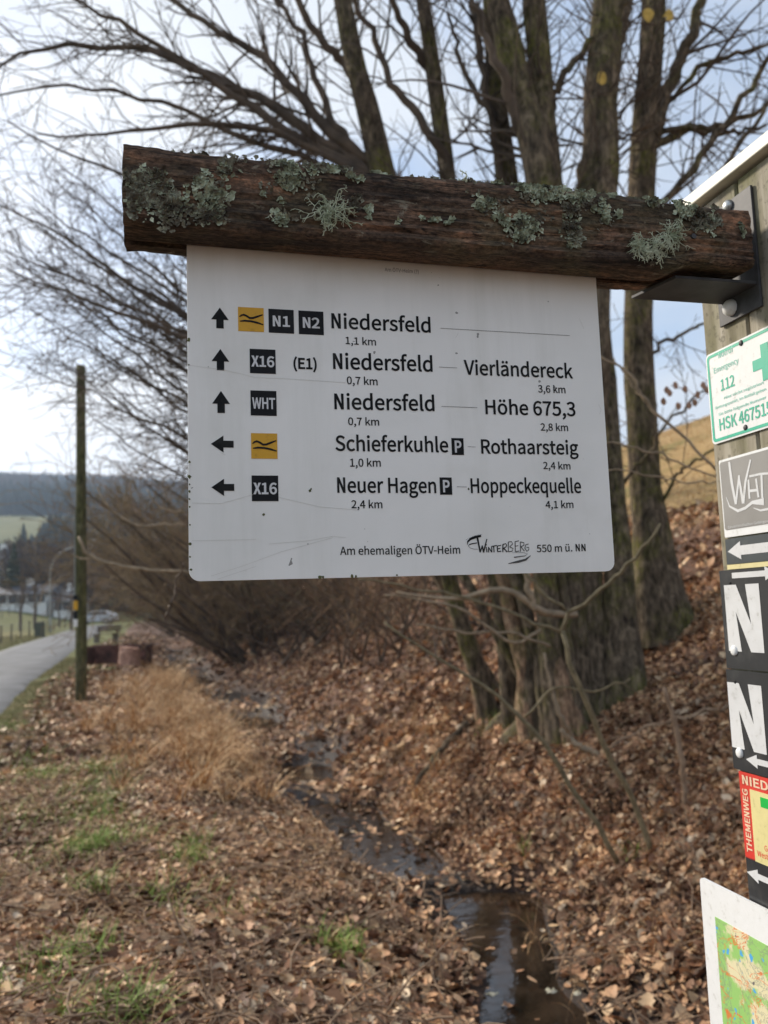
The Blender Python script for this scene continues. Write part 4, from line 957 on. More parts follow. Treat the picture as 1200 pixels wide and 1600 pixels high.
o = scatter('twig_litter', np.stack([x, y, height(x, y)+.03], -1), np.stack([np.arctan(gy)+g.normal(size=m_)*.12, -np.arctan(gx)+g.normal(size=m_)*.12, g.uniform(0, 6.28, m_)], -1), g.uniform(.1, .42, m_)**1.0, g.integers(0, 4, m_), sticks)
tag(o, 'small dry twigs strewn over the fallen leaves', 'twigs')
# the largest near leaves, one object each
g = np.random.default_rng(8)
for k in range(240):
    while True:
        px, py = g.uniform(5, 1090), 1600-abs(g.normal())*110
        if py < 1330: continue
        q = ground(px, py)
        if not wet(q[0], q[1]): break
    src = leaves[k % 9]
    o = bpy.data.objects.new('leaf', src.data); COL.objects.link(o); o.parent = GROUND
    o.location = (q[0], q[1], q[2]+g.uniform(.018, .04)); o.rotation_euler = (g.normal()*.4, g.normal()*.4, g.uniform(0, 6.28)); s_ = g.uniform(.07, .115); o.scale = (s_,)*3

# ------------------------------------------------------------------ grass
def blades(name, roots, H, droop, mat, seed, w=.004, seg=4, spread=.6, kind='stuff', label=None, cat=None):
    g = np.random.default_rng(seed); n = len(roots); roots = np.asarray(roots)
    a = g.uniform(0, 6.28, n); hh = H*g.uniform(.5, 1.2, n); dr = droop*g.uniform(.3, 1.3, n)
    d = np.stack([np.cos(a), np.sin(a)], -1); side = np.stack([-np.sin(a), np.cos(a)], -1)
    V = np.zeros((n, (seg+1)*2, 3))
    for i in range(seg+1):
        s = i/seg; lat = hh*(spread*.5*s+dr*s*s); z = hh*(s-dr*.62*s*s*s)
        ww = w*(1-.85*s)*g.uniform(.7, 1.3, n)
        for j, sg_ in enumerate((-1, 1)):
            V[:, i*2+j, 0] = roots[:, 0]+d[:, 0]*lat+side[:, 0]*ww*sg_; V[:, i*2+j, 1] = roots[:, 1]+d[:, 1]*lat+side[:, 1]*ww*sg_; V[:, i*2+j, 2] = roots[:, 2]+z-.01
    b0 = (np.arange(n)*(seg+1)*2)[:, None]; q = np.array([[2*i, 2*i+1, 2*i+3, 2*i+2] for i in range(seg)])
    F = (b0[:, None]+q[None]).reshape(-1, 4)
    o = obj(name, V.reshape(-1, 3), F, mat); tag(o, label, cat, kind=kind); return o
M['dry_grass'] = nmat('dry_orange_grass', [(0.36, (0.20, 0.09, 0.038)), (0.5, (0.50, 0.28, 0.115)), (0.64, (0.84, 0.62, 0.36))], 14, 0.75, 0)
M['green_grass'] = nmat('green_grass', [(0.3, (0.12, 0.19, 0.03)), (0.7, (0.28, 0.38, 0.07))], 5, 0.7, 0)
M['verge_grass'] = nmat('verge_grass', [(0.3, (0.12, 0.125, 0.035)), (0.55, (0.24, 0.20, 0.075)), (0.75, (0.42, 0.30, 0.15))], 2.5, 0.8, 0)
g = np.random.default_rng(17)
def pts_uy(n, yr, um, us_, cl=None):
    y = g.uniform(*yr, n); u = um+us_*g.normal(size=n); x = cditch(y)+u; return np.stack([x, y, height(x, y)], -1)
def tussocks(name, cents, nb, H, mat, seed, label, lean=(.35, -.35), w=.007):
    g = np.random.default_rng(seed); V, F = [], []
    for c in cents:
        k_ = g.uniform(.6, 1.25)
        for b_ in range(int(nb*k_)):
            a = g.uniform(0, 6.28); r = g.random()*.07; p = np.array([c[0]+r*math.cos(a), c[1]+r*math.sin(a), 0]); p[2] = float(c[2])-.01
            d = unit(np.array([math.cos(a)*.45+lean[0]*g.uniform(0, 1), math.sin(a)*.45+lean[1]*g.uniform(0, 1), 1.0])); h = H*k_*g.uniform(.5, 1.2); n = 6; side = np.array([-math.sin(a), math.cos(a), 0])*w*g.uniform(.6, 1.3)
            dr = g.uniform(.12, .5)
            for i in range(n+1):
                ww = side*(1-.8*i/n); V += [p-ww, p+ww]
                if i: q = len(V)-4; F.append((q, q+1, q+3, q+2))
                p = p+d*h/n; d = unit(d+np.array([0, 0, -dr])+np.array([d[0], d[1], 0])*.15+g.normal(size=3)*.05)
                if p[2] < c[2]+.01: p[2] = c[2]+.01; d[2] = max(d[2], 0)
    o = obj(name, V, np.array(F), mat); tag(o, label, 'grass', kind='stuff'); return o
c1_ = pts_uy(150, (10, 22), -1.55, .42); c1_ = c1_[wob(c1_[:, 0], c1_[:, 1], 1, 1.9) > -.45]
tussocks('dry_reed_grass', c1_, 40, .62, M['dry_grass'], 3, 'tall orange dead grass bending over along the left ditch edge')
c2_ = []
for (px, py, n_) in [(320, 1200, 7), (280, 1180, 7), (235, 1140, 7), (350, 1170, 6), (330, 1235, 4), (280, 1120, 8), (215, 1110, 5), (395, 1010, 5), (250, 1060, 8), (200, 1080, 5), (180, 1130, 4), (240, 1230, 4), (930, 1260, 0), (640, 1180, 2), (700, 1200, 2)]:
    if not n_: continue
    q = ground(px, py); d_ = g.normal(size=(n_, 2))*[.3, .5]; x = q[0]+d_[:, 0]; y = q[1]+d_[:, 1]; c2_ += list(np.stack([x, y, height(x, y)], -1))
tussocks('dry_straw_clump', c2_, 34, .72, M['dry_grass'], 5, 'pale straw-coloured tussocks drooping towards the camera side of the ditch', w=.006)
c3_ = []
for (px, py, n_) in [(300, 1560, 2), (620, 1560, 2), (700, 1500, 1), (520, 1580, 2), (930, 1560, 2), (480, 1470, 1), (150, 1420, 2), (850, 1480, 1), (60, 1470, 1), (420, 1400, 2), (950, 1420, 1), (1030, 1500, 1)]:
    q = ground(px, py); d_ = g.normal(size=(n_, 2))*[.12, .12]; x = q[0]+d_[:, 0]; y = q[1]+d_[:, 1]; c3_ += list(np.stack([x, y, height(x, y)], -1))
tussocks('foreground_straw', c3_, 9, .30, M['dry_grass'], 9, 'loose dry straw blades rising from the leaves in the foreground', w=.0028)
pts = []
for (px, py, n_, sp) in [(145, 1330, 420, .10), (150, 1280, 160, .12), (70, 1215, 220, .16), (148, 1208, 120, .15), (160, 1255, 90, .1), (300, 1350, 130, .08), (305, 1325, 60, .06), (140, 1395, 90, .07), (535, 1490, 130, .06), (130, 1500, 90, .08), (150, 1590, 90, .08), (220, 1590, 60, .06), (0, 1140, 200, .3), (40, 1190, 120, .2), (185, 1225, 90, .15), (20, 1280, 70, .15), (820, 1330, 15, .03), (120, 1240, 160, .25), (100, 1290, 120, .25), (60, 1360, 90, .2), (200, 1310, 90, .15), (175, 1200, 120, .2), (330, 1420, 60, .15), (60, 1550, 60, .1), (990, 1345, 20, .04), (95, 1500, 40, .1), (260, 1410, 50, .08), (770, 1135, 60, .08)]:
    q = ground(px, py); d_ = g.normal(size=(n_, 2))*sp; x = q[0]+d_[:, 0]; y = q[1]+d_[:, 1]*1.3; pts.append(np.stack([x, y, height(x, y)], -1))
blades('grass_tufts', np.concatenate(pts), .17, .6, M['green_grass'], 6, .004, 3, label='small green grass tufts pushing through the fallen leaves', cat='grass')
n = 26000; y = 6+26*g.random(n)**1.2; x = itp(EY, y)+.02+np.abs(g.normal(size=n))*.75; k = wob(x, y, 0, 1.4) > -.9
blades('verge_grass', np.stack([x, y, height(x, y)], -1)[k], .085, .8, M['verge_grass'], 7, .005, 3, label='short yellow-green grass along the edge of the road', cat='grass')
n = 7000; y = 24+40*g.random(n); x = itp(EY, y)-3.7-np.abs(g.normal(size=n))*2.5
blades('far_verge_grass', np.stack([x, y, height(x, y)], -1), .22, .8, M['verge_grass'], 8, .012, 3, label='rough grass on the far side of the road by the fence', cat='grass')
n = 9000; y = 9+30*g.random(n); u = 6+18*g.random(n); x = cditch(y)+u
blades('hillside_grass', np.stack([x, y, height(x, y)], -1), .22, .9, M['dry_grass'], 9, .008, 3, label='dry golden grass on the hillside above the bank', cat='grass')
n = 9000; y = 3+9*g.random(n); u = -3.2+5.0*g.random(n)-.3; x = cditch(y)+u; k = ~wet(x, y)&(wob(x, y, 2, 1.2) > .25)
blades('dead_grass_blades', np.stack([x, y, height(x, y)], -1)[k], .20, 1.3, M['dry_grass'], 10, .0026, 4, label='thin dead grass blades strewn between the fallen leaves', cat='grass')

# ------------------------------------------------------------------ the sign, its beam and the post
YAW = .249; SO = np.array([-.2504, 1.0586, 2.0984]); E1 = np.array([math.cos(YAW), math.sin(YAW), 0]); NN = np.array([math.sin(YAW), -math.cos(YAW), 0]); E2 = np.array([0, 0, 1.0])
def hitplane(x, y, p0, nn):
    d = ray(x, y); return CAM+d*((p0-CAM)@nn)/(d@nn)
class Frame:
    def __init__(s, o, a, b, n): s.o, s.a, s.b, s.n = o, a, b, n
    def __call__(s, u, v, w=0): return s.o+s.a*u+s.b*v+s.n*w
    def uv(s, px, py, w=0):
        p = hitplane(px, py, s.o+s.n*w, s.n)-s.o; return float(p@s.a), float(p@s.b)
SF = Frame(SO, E1, E2, NN)                       # sign face
S1 = .86
PF = Frame(SO*[1, 1, 0]+E1*S1, NN, E2, -E1)       # face of the post; v = height above z=0
# -- text
_cap = {}
GLYPH = {
 '(': '473|206,-66,335,-275,361,-263,387,-251,413,-239,293,-41,235,197,235,436,235,672,293,909,413,1109,387,1121,361,1134,335,1146,206,936,129,710,129,436,129,160',
 ')': '473|112,-263,139,-275,268,-66,345,160,345,436,345,710,268,936,139,1146,112,1134,85,1121,59,1109,179,909,239,672,239,436,239,197,179,-41,59,-239,85,-251',
 ',': '389|95,-241,105,-266,231,-213,310,-108,310,27,310,120,269,176,202,176,150,176,105,143,105,87,105,31,148,-3,199,-3,204,-2,209,-2,214,-1,213,-85,161,-153,74,-190,85,-216',
 '-': '486|64,376,64,343,184,343,303,343,423,343,423,376,423,408,423,441,303,441,184,441,64,441,64,408',
 '.': '389|143,-18,195,-18,245,-18,287,21,287,78,287,137,245,176,195,176,143,176,102,137,102,78,102,21',
 '0': '777|193,-18,389,-18,584,-18,709,158,709,517,709,873,584,1045,389,1045,193,1045,70,873,70,517,70,158;506,85,389,85,273,85,193,216,193,517,193,817,273,944,389,944,506,944,585,817,585,517,585,216',
 '1': '777|123,35,123,0,311,0,499,0,686,0,686,35,686,71,686,106,618,106,549,106,480,106,480,413,480,720,480,1027,448,1027,415,1027,382,1027,326,994,261,971,169,954,169,927,169,900,169,873,231,873,292,873,353,873,353,617,353,362,353,106,276,106,200,106,123,106,123,71',
 '2': '777|62,25,62,0,277,0,492,0,707,0,707,37,707,74,707,111,613,111,518,111,423,111,371,111,308,105,255,101,496,329,658,538,658,744,658,926,542,1045,359,1045,228,1045,139,986,56,895,81,871,106,846,130,822,188,891,259,941,343,941,471,941,532,856,532,738,532,562,384,357,62,76,62,50',
 '3': '777|209,-18,368,-18,552,-18,699,91,699,275,699,416,602,506,482,535,482,537,482,540,482,542,591,580,664,664,664,789,664,951,538,1045,364,1045,246,1045,155,993,78,923,101,896,124,869,147,842,206,901,277,941,360,941,468,941,534,877,534,779,534,668,462,583,249,583,249,550,249,517,249,485,487,485,569,403,569,279,569,161,483,88,360,88,244,88,167,144,106,206,85,178,63,151,41,123,108,49',
 '4': '777|476,94,476,0,516,0,556,0,597,0,597,94,597,189,597,283,642,283,688,283,734,283,734,317,734,351,734,385,688,385,642,385,597,385,597,599,597,813,597,1027,549,1027,502,1027,455,1027,313,807,170,587,28,367,28,339,28,311,28,283,177,283,327,283,476,283,476,189;476,490,476,385,371,385,266,385,161,385,239,502,317,619,395,735,424,786,452,838,478,887,479,887,481,887,483,887,480,835,476,751,476,700,476,595',
 '5': '777|206,-18,367,-18,539,-18,703,109,703,333,703,560,563,661,394,661,332,661,286,646,239,620,248,719,257,818,266,917,395,917,524,917,653,917,653,954,653,990,653,1027,486,1027,320,1027,154,1027,143,867,132,707,120,548,143,533,166,519,189,504,248,543,291,564,360,564,489,564,573,478,573,331,573,181,476,88,354,88,235,88,160,143,102,202,81,174,59,146,38,118,108,49',
 '6': '777|225,-18,422,-18,581,-18,717,116,717,315,717,531,605,637,431,637,352,637,262,591,199,514,204,832,321,940,464,940,525,940,587,909,626,861,650,887,675,914,699,940,641,1001,564,1045,458,1045,259,1045,78,892,78,490,78,151;216,199,202,412,269,507,347,542,410,542,535,542,595,454,595,315,595,175,520,83,422,83,293,83',
 '7': '777|296,389,277,0,322,0,366,0,410,0,427,402,471,641,711,950,711,975,711,1001,711,1027,497,1027,283,1027,69,1027,69,990,69,954,69,917,235,917,401,917,567,917,366,637',
 '8': '777|202,-18,392,-18,584,-18,713,98,713,246,713,388,630,465,541,517,541,519,541,521,541,524,601,571,676,664,676,772,676,930,570,1042,395,1042,235,1042,113,937,113,782,113,674,178,597,252,545,252,543,252,541,252,539,158,489,64,392,64,255,64,97;531,619,462,557,340,605,230,660,230,782,230,881,298,947,394,947,503,947,567,867,567,765,567,689;513,77,394,77,270,77,178,157,178,266,178,364,237,445,319,499,465,440,591,389,591,251,591,148',
 '9': '777|217,-18,329,-18,521,-18,702,141,702,557,702,884,553,1045,356,1045,196,1045,62,912,62,711,62,500,174,389,345,389,430,389,518,438,581,514,571,196,457,88,325,88,258,88,196,118,151,167,128,140,105,113,81,87,139,27;566,833,580,622,511,524,434,485,366,485,244,485,182,574,182,711,182,853,258,945,357,945,487,945',
 '?': '664|216,553,249,310,287,310,325,310,363,310,338,529,590,612,590,818,590,972,486,1067,328,1067,214,1067,125,1013,60,938,85,916,109,894,133,871,182,927,244,961,314,961,415,961,465,894,465,810,465,643;258,-18,310,-18,361,-18,403,21,403,78,403,137,361,176,310,176,258,176,218,137,218,78,218,21',
 'A': '852|121,342,6,0,49,0,92,0,136,0,169,105,202,209,235,314,360,314,486,314,611,314,643,209,676,105,709,0,754,0,800,0,846,0,730,342,613,684,497,1027,449,1027,401,1027,353,1027,237,684;371,416,268,416,284,469,301,521,318,574,354,690,388,801,420,922,422,922,424,922,426,922,459,803,492,690,529,574,546,521,562,469,578,416,475,416',
 'D': '964|141,342,141,0,229,0,316,0,403,0,713,0,881,192,881,517,881,845,713,1027,398,1027,312,1027,227,1027,141,1027,141,684;309,106,270,106,270,378,270,650,270,922,309,922,348,922,387,922,629,922,748,777,748,517,748,258,629,106,387,106,348,106',
 'E': '825|141,342,141,0,344,0,546,0,748,0,748,37,748,74,748,111,589,111,430,111,270,111,270,235,270,360,270,485,400,485,530,485,660,485,660,521,660,558,660,595,530,595,400,595,270,595,270,703,270,810,270,917,424,917,578,917,732,917,732,954,732,990,732,1027,535,1027,338,1027,141,1027,141,684',
 'F': '773|141,342,141,0,184,0,227,0,270,0,270,154,270,307,270,461,401,461,532,461,662,461,662,497,662,534,662,570,532,570,401,570,270,570,270,686,270,802,270,917,424,917,578,917,732,917,732,954,732,990,732,1027,535,1027,338,1027,141,1027,141,684',
 'G': '965|275,-18,545,-18,682,-18,796,32,861,101,861,245,861,388,861,532,749,532,636,532,524,532,524,496,524,460,524,424,597,424,669,424,742,424,742,335,742,245,742,155,702,118,630,95,557,95,338,95,214,258,214,517,214,773,349,931,556,931,658,931,725,888,777,835,801,863,824,891,847,919,789,980,695,1045,552,1045,280,1045,81,845,81,513,81,179',
 'H': '1020|141,342,141,0,184,0,227,0,270,0,270,162,270,323,270,485,430,485,590,485,749,485,749,323,749,162,749,0,793,0,836,0,880,0,880,342,880,684,880,1027,836,1027,793,1027,749,1027,749,883,749,740,749,597,590,597,430,597,270,597,270,740,270,883,270,1027,227,1027,184,1027,141,1027,141,684',
 'I': '410|141,342,141,0,184,0,227,0,270,0,270,342,270,684,270,1027,227,1027,184,1027,141,1027,141,684',
 'K': '905|141,342,141,0,184,0,227,0,270,0,270,108,270,217,270,325,329,395,388,465,447,535,549,357,652,178,755,0,803,0,851,0,899,0,775,212,652,425,528,637,635,767,743,897,850,1027,801,1027,752,1027,703,1027,560,855,416,683,273,511,272,511,271,511,270,511,270,683,270,855,270,1027,227,1027,184,1027,141,1027,141,684',
 'L': '761|141,342,141,0,334,0,527,0,720,0,720,37,720,74,720,111,570,111,420,111,270,111,270,416,270,721,270,1027,227,1027,184,1027,141,1027,141,684',
 'M': '1137|141,342,141,0,180,0,219,0,258,0,258,190,258,379,258,569,258,657,249,782,241,871,243,871,245,871,246,871,274,793,302,715,329,637,394,459,459,282,524,104,553,104,582,104,611,104,675,282,739,459,804,637,831,715,859,793,887,871,888,871,890,871,892,871,885,782,875,657,875,569,875,379,875,190,875,0,915,0,956,0,996,0,996,342,996,684,996,1027,944,1027,892,1027,840,1027,775,844,710,661,644,478,620,408,599,335,573,263,571,263,569,263,567,263,542,335,520,408,493,478,428,661,362,844,297,1027,245,1027,193,1027,141,1027,141,684',
 'N': '893|139,0,139,0,139,0,139,1027,139,1027,139,1027,282,1027,282,1027,282,1027,616,329,616,329,616,329,616,1027,616,1027,616,1027,745,1027,745,1027,745,1027,745,0,745,0,745,0,601,0,601,0,601,0,267,698,267,698,267,698,267,0,267,0,267,0',
 'P': '887|141,342,141,0,184,0,227,0,270,0,270,136,270,273,270,409,327,409,383,409,440,409,665,409,818,508,818,725,818,950,664,1027,434,1027,337,1027,239,1027,141,1027,141,684;321,514,270,514,270,650,270,786,270,922,319,922,368,922,417,922,598,922,689,875,689,725,689,578,604,514,423,514,372,514',
 'R': '889|328,539,270,539,270,667,270,794,270,922,328,922,385,922,443,922,604,922,692,874,692,739,692,605,604,539,443,539,385,539;621,145,704,0,753,0,802,0,850,0,763,150,676,300,590,450,728,483,821,578,821,739,821,952,671,1027,462,1027,355,1027,248,1027,141,1027,141,684,141,342,141,0,184,0,227,0,270,0,270,145,270,290,270,436,332,436,394,436,455,436,538,290',
 'S': '835|280,-18,426,-18,640,-18,775,111,775,273,775,426,682,496,563,548,514,569,466,590,417,611,338,644,246,682,246,783,246,874,322,931,438,931,534,931,609,895,672,836,695,864,717,891,739,919,668,993,560,1045,438,1045,252,1045,115,931,115,773,115,623,228,550,324,510,373,488,422,467,471,445,569,402,643,368,643,262,643,162,563,95,427,95,321,95,217,146,144,223,119,193,93,163,67,133,155,41',
 'T': '839|354,306,354,0,398,0,441,0,485,0,485,306,485,612,485,917,588,917,692,917,796,917,796,954,796,990,796,1027,545,1027,294,1027,43,1027,43,990,43,954,43,917,147,917,251,917,354,917,354,612',
 'V': '805|220,342,329,0,379,0,429,0,479,0,588,342,697,684,805,1027,761,1027,718,1027,674,1027,619,841,563,656,508,471,473,350,448,252,409,132,407,132,405,132,403,132,366,252,339,350,304,471,248,656,193,841,137,1027,92,1027,47,1027,1,1027,111,684',
 'W': '1230|181,342,254,0,305,0,356,0,408,0,458,206,509,413,560,619,577,700,597,775,612,853,614,853,616,853,618,853,634,775,650,700,668,619,720,413,772,206,824,0,876,0,928,0,980,0,1051,342,1121,684,1192,1027,1151,1027,1110,1027,1069,1027,1032,840,995,654,958,468,940,357,920,246,902,134,899,134,896,134,894,134,868,246,846,359,821,468,773,654,725,840,678,1027,638,1027,599,1027,559,1027,512,840,465,654,417,468,392,357,367,246,345,134,343,134,341,134,339,134,318,246,298,357,277,468,241,654,205,840,169,1027,125,1027,81,1027,36,1027,109,684',
 'X': '657|21,0,21,0,21,0,252,529,252,529,252,529,41,1027,41,1027,41,1027,185,1027,185,1027,185,1027,334,647,334,647,334,647,478,1027,478,1027,478,1027,616,1027,616,1027,616,1027,406,534,406,534,406,534,637,0,637,0,637,0,493,0,493,0,493,0,329,411,329,411,329,411,159,0,159,0,159,0',
 'a': '789|176,-18,304,-18,398,-18,483,31,556,91,557,91,559,91,560,91,564,61,568,30,571,0,606,0,641,0,676,0,676,156,676,312,676,468,676,657,599,780,413,780,290,780,183,725,115,681,131,651,148,622,164,592,224,633,304,674,392,674,517,674,549,580,549,482,225,445,83,363,83,197,83,60;413,85,340,85,265,85,206,119,206,206,206,304,293,367,549,396,549,326,549,255,549,185,475,119',
 'b': '866|394,-18,464,-18,637,-18,794,132,794,392,794,627,688,780,492,780,406,780,322,732,252,674,254,719,256,764,258,810,258,911,258,1013,258,1115,215,1115,172,1115,129,1115,129,743,129,372,129,0,163,0,197,0,231,0,235,26,239,52,242,78,244,78,246,78,248,78,314,18;569,90,443,90,392,90,324,109,258,168,258,302,258,435,258,569,329,636,396,672,459,672,605,672,661,560,661,391,661,203',
 'c': '714|227,-18,429,-18,520,-18,606,18,675,77,656,106,638,135,619,164,571,122,510,88,440,88,300,88,204,204,204,380,204,555,305,672,444,672,503,672,552,646,595,606,617,634,638,662,660,690,606,738,538,780,438,780,242,780,73,633,73,380,73,127',
 'd': '868|197,-18,388,-18,479,-18,560,31,619,90,620,90,622,90,623,90,627,60,631,30,634,0,669,0,704,0,739,0,739,372,739,743,739,1115,697,1115,654,1115,611,1115,611,1017,611,920,611,822,613,779,615,735,618,692,550,746,493,780,403,780,230,780,74,626,74,380,74,126;486,90,416,90,283,90,206,197,206,381,206,555,304,672,426,672,489,672,548,650,611,592,611,459,611,326,611,193,548,123',
 'e': '776|234,-18,437,-18,539,-18,620,15,686,59,671,87,656,116,641,144,584,106,525,84,451,84,307,84,207,188,199,350,370,350,541,350,711,350,714,370,717,395,717,423,717,640,608,780,413,780,239,780,73,627,73,380,73,129;333,441,197,441,213,592,308,678,416,678,535,678,605,595,605,441,469,441',
 'f': '455|46,689,46,657,81,657,115,657,150,657,150,438,150,219,150,0,192,0,235,0,277,0,277,219,277,438,277,657,331,657,385,657,438,657,438,691,438,726,438,761,385,761,331,761,277,761,277,801,277,841,277,881,277,979,312,1031,385,1031,412,1031,443,1024,471,1010,480,1043,489,1076,499,1109,464,1123,419,1133,371,1133,220,1133,150,1036,150,882,150,842,150,801,150,761,115,758,81,756,46,754,46,721',
 'g': '790|200,-350,385,-350,620,-350,770,-228,770,-87,770,39,681,94,506,94,456,94,406,94,356,94,254,94,223,129,223,176,223,218,244,244,272,268,305,251,347,241,384,241,541,241,662,343,662,506,662,571,637,627,601,662,653,662,704,662,756,662,756,695,756,728,756,761,668,761,580,761,492,761,465,772,427,780,384,780,231,780,99,675,99,508,99,417,148,343,199,304,199,302,199,300,199,298,158,270,115,220,115,157,115,97,144,56,183,32,183,30,183,28,183,25,112,-18,71,-81,71,-147,71,-277;472,328,384,328,297,328,223,398,223,508,223,620,296,686,384,686,475,686,546,620,546,508,546,398;550,-262,403,-262,265,-262,183,-210,183,-129,183,-85,206,-39,261,0,294,-8,331,-11,359,-11,402,-11,446,-11,490,-11,591,-11,644,-36,644,-108,644,-186',
 'h': '850|129,372,129,0,172,0,215,0,258,0,258,184,258,368,258,552,333,629,387,668,465,668,566,668,609,608,609,465,609,310,609,155,609,0,652,0,694,0,737,0,737,161,737,321,737,482,737,675,664,780,504,780,401,780,322,723,252,653,254,705,256,757,258,810,258,911,258,1013,258,1115,215,1115,172,1115,129,1115,129,743',
 'i': '385|129,254,129,0,172,0,215,0,258,0,258,254,258,507,258,761,215,761,172,761,129,761,129,507;143,917,193,917,244,917,279,951,279,1003,279,1052,244,1085,193,1085,143,1085,109,1052,109,1003,109,951',
 'k': '773|129,372,129,0,171,0,213,0,255,0,255,67,255,134,255,200,303,256,350,311,398,367,472,245,546,122,620,0,667,0,713,0,759,0,663,151,568,303,472,454,556,556,641,658,725,761,678,761,630,761,583,761,475,627,368,493,261,360,259,360,257,360,255,360,255,612,255,863,255,1115,213,1115,171,1115,129,1115,129,743',
 'l': '398|168,-18,263,-18,298,-18,319,-13,338,-7,331,26,325,58,319,91,305,88,300,88,293,88,273,88,258,104,258,143,258,467,258,791,258,1115,215,1115,172,1115,129,1115,129,794,129,472,129,151,129,43',
 'm': '1297|129,254,129,0,172,0,215,0,258,0,258,184,258,368,258,552,326,630,391,668,448,668,545,668,590,608,590,465,590,310,590,155,590,0,632,0,675,0,717,0,717,184,717,368,717,552,789,630,850,668,909,668,1006,668,1050,608,1050,465,1050,310,1050,155,1050,0,1093,0,1135,0,1178,0,1178,161,1178,321,1178,482,1178,675,1104,780,948,780,854,780,776,720,696,634,665,724,604,780,486,780,395,780,317,723,249,650,248,650,247,650,246,650,242,687,238,724,234,761,199,761,164,761,129,761,129,507',
 'n': '854|129,254,129,0,172,0,215,0,258,0,258,184,258,368,258,552,333,629,387,668,465,668,566,668,609,608,609,465,609,310,609,155,609,0,652,0,694,0,737,0,737,161,737,321,737,482,737,675,664,780,504,780,401,780,321,723,249,650,248,650,247,650,246,650,242,687,238,724,234,761,199,761,164,761,129,761,129,507',
 'o': '849|238,-18,424,-18,611,-18,776,127,776,380,776,633,611,780,424,780,238,780,73,633,73,380,73,127;556,88,424,88,293,88,204,204,204,380,204,555,293,672,424,672,556,672,646,555,646,380,646,204',
 'p': '868|129,40,129,-321,172,-321,215,-321,258,-321,258,-235,258,-149,258,-63,256,-19,255,26,254,70,322,13,395,-18,464,-18,637,-18,794,132,794,392,794,627,688,780,492,780,403,780,318,730,249,672,248,672,247,672,246,672,242,702,238,731,234,761,199,761,164,761,129,761,129,400;569,90,443,90,392,90,325,109,258,168,258,302,258,435,258,569,331,636,396,672,459,672,605,672,661,560,661,391,661,203',
 'q': '868|611,-231,611,-321,654,-321,697,-321,739,-321,739,40,739,400,739,761,705,761,671,761,637,761,633,737,629,713,625,689,624,689,623,689,622,689,555,748,493,780,403,780,230,780,74,626,74,380,74,126,197,-18,388,-18,476,-18,556,28,618,88,615,42,613,-4,611,-50,611,-141;486,90,416,90,283,90,206,197,206,381,206,555,304,672,426,672,489,672,548,650,611,592,611,459,611,326,611,193,548,123',
 'r': '543|129,254,129,0,172,0,215,0,258,0,258,163,258,326,258,489,308,618,385,665,448,665,480,665,497,661,522,653,530,690,538,726,546,763,522,776,499,780,465,780,381,780,303,718,249,622,248,622,247,622,246,622,242,668,238,714,234,761,199,761,164,761,129,761,129,507',
 's': '655|220,-18,328,-18,507,-18,604,84,604,207,604,352,483,397,373,438,287,471,209,499,209,570,209,630,254,681,350,681,417,681,471,651,522,613,543,640,563,667,584,693,527,741,443,780,349,780,182,780,87,685,87,564,87,434,202,384,308,345,392,314,482,277,482,200,482,134,433,81,332,81,241,81,174,118,106,172,86,144,65,115,45,87,116,27',
 't': '528|206,-18,367,-18,415,-18,465,-4,508,10,500,42,492,74,483,106,458,95,424,85,396,85,308,85,279,139,279,231,279,373,279,515,279,657,348,657,417,657,486,657,486,691,486,726,486,761,417,761,348,761,279,761,279,832,279,903,279,975,243,975,208,975,172,975,168,903,163,832,158,761,118,758,78,756,38,754,38,721,38,689,38,657,76,657,113,657,151,657,151,516,151,376,151,235,151,83',
 'u': '850|190,-18,352,-18,455,-18,531,36,602,119,604,119,605,119,606,119,610,79,613,40,616,0,652,0,687,0,723,0,723,254,723,507,723,761,680,761,638,761,595,761,595,581,595,401,595,221,522,132,468,92,389,92,289,92,246,153,246,294,246,450,246,605,246,761,204,761,161,761,118,761,118,600,118,439,118,279,118,84',
 'v': '730|201,254,293,0,343,0,393,0,443,0,532,254,622,507,711,761,669,761,627,761,585,761,537,616,489,472,441,328,419,254,394,176,371,104,369,104,366,104,364,104,342,176,318,254,294,328,246,472,199,616,151,761,107,761,63,761,18,761,110,507',
 'y': '730|106,-328,141,-328,293,-328,373,-213,426,-64,521,211,616,486,711,761,670,761,628,761,587,761,541,620,495,479,450,339,430,270,408,193,388,123,386,123,383,123,381,123,354,195,329,272,305,339,254,479,203,620,151,761,107,761,63,761,18,761,120,507,222,253,324,-1,318,-21,312,-40,307,-59,275,-153,221,-223,136,-223,115,-223,92,-216,77,-210,69,-244,60,-278,52,-312,76,-322',
 'Ö': '1039|262,-18,520,-18,777,-18,958,188,958,517,958,846,777,1045,520,1045,262,1045,81,846,81,517,81,188;704,95,520,95,335,95,214,261,214,517,214,773,335,931,520,931,704,931,825,773,825,517,825,261;315,1120,359,1120,403,1120,436,1151,436,1197,436,1241,403,1273,359,1273,315,1273,283,1241,283,1197,283,1151;636,1120,681,1120,725,1120,756,1151,756,1197,756,1241,725,1273,681,1273,636,1273,604,1241,604,1197,604,1151',
 'ä': '789|176,-18,304,-18,398,-18,483,31,556,91,557,91,559,91,560,91,564,61,568,30,571,0,606,0,641,0,676,0,676,156,676,312,676,468,676,657,599,780,413,780,290,780,183,725,115,681,131,651,148,622,164,592,224,633,304,674,392,674,517,674,549,580,549,482,225,445,83,363,83,197,83,60;413,85,340,85,265,85,206,119,206,206,206,304,293,367,549,396,549,326,549,255,549,185,475,119;223,920,268,920,312,920,346,954,346,997,346,1041,312,1074,268,1074,223,1074,190,1041,190,997,190,954;524,920,569,920,613,920,647,954,647,997,647,1041,613,1074,569,1074,524,1074,490,1041,490,997,490,954',
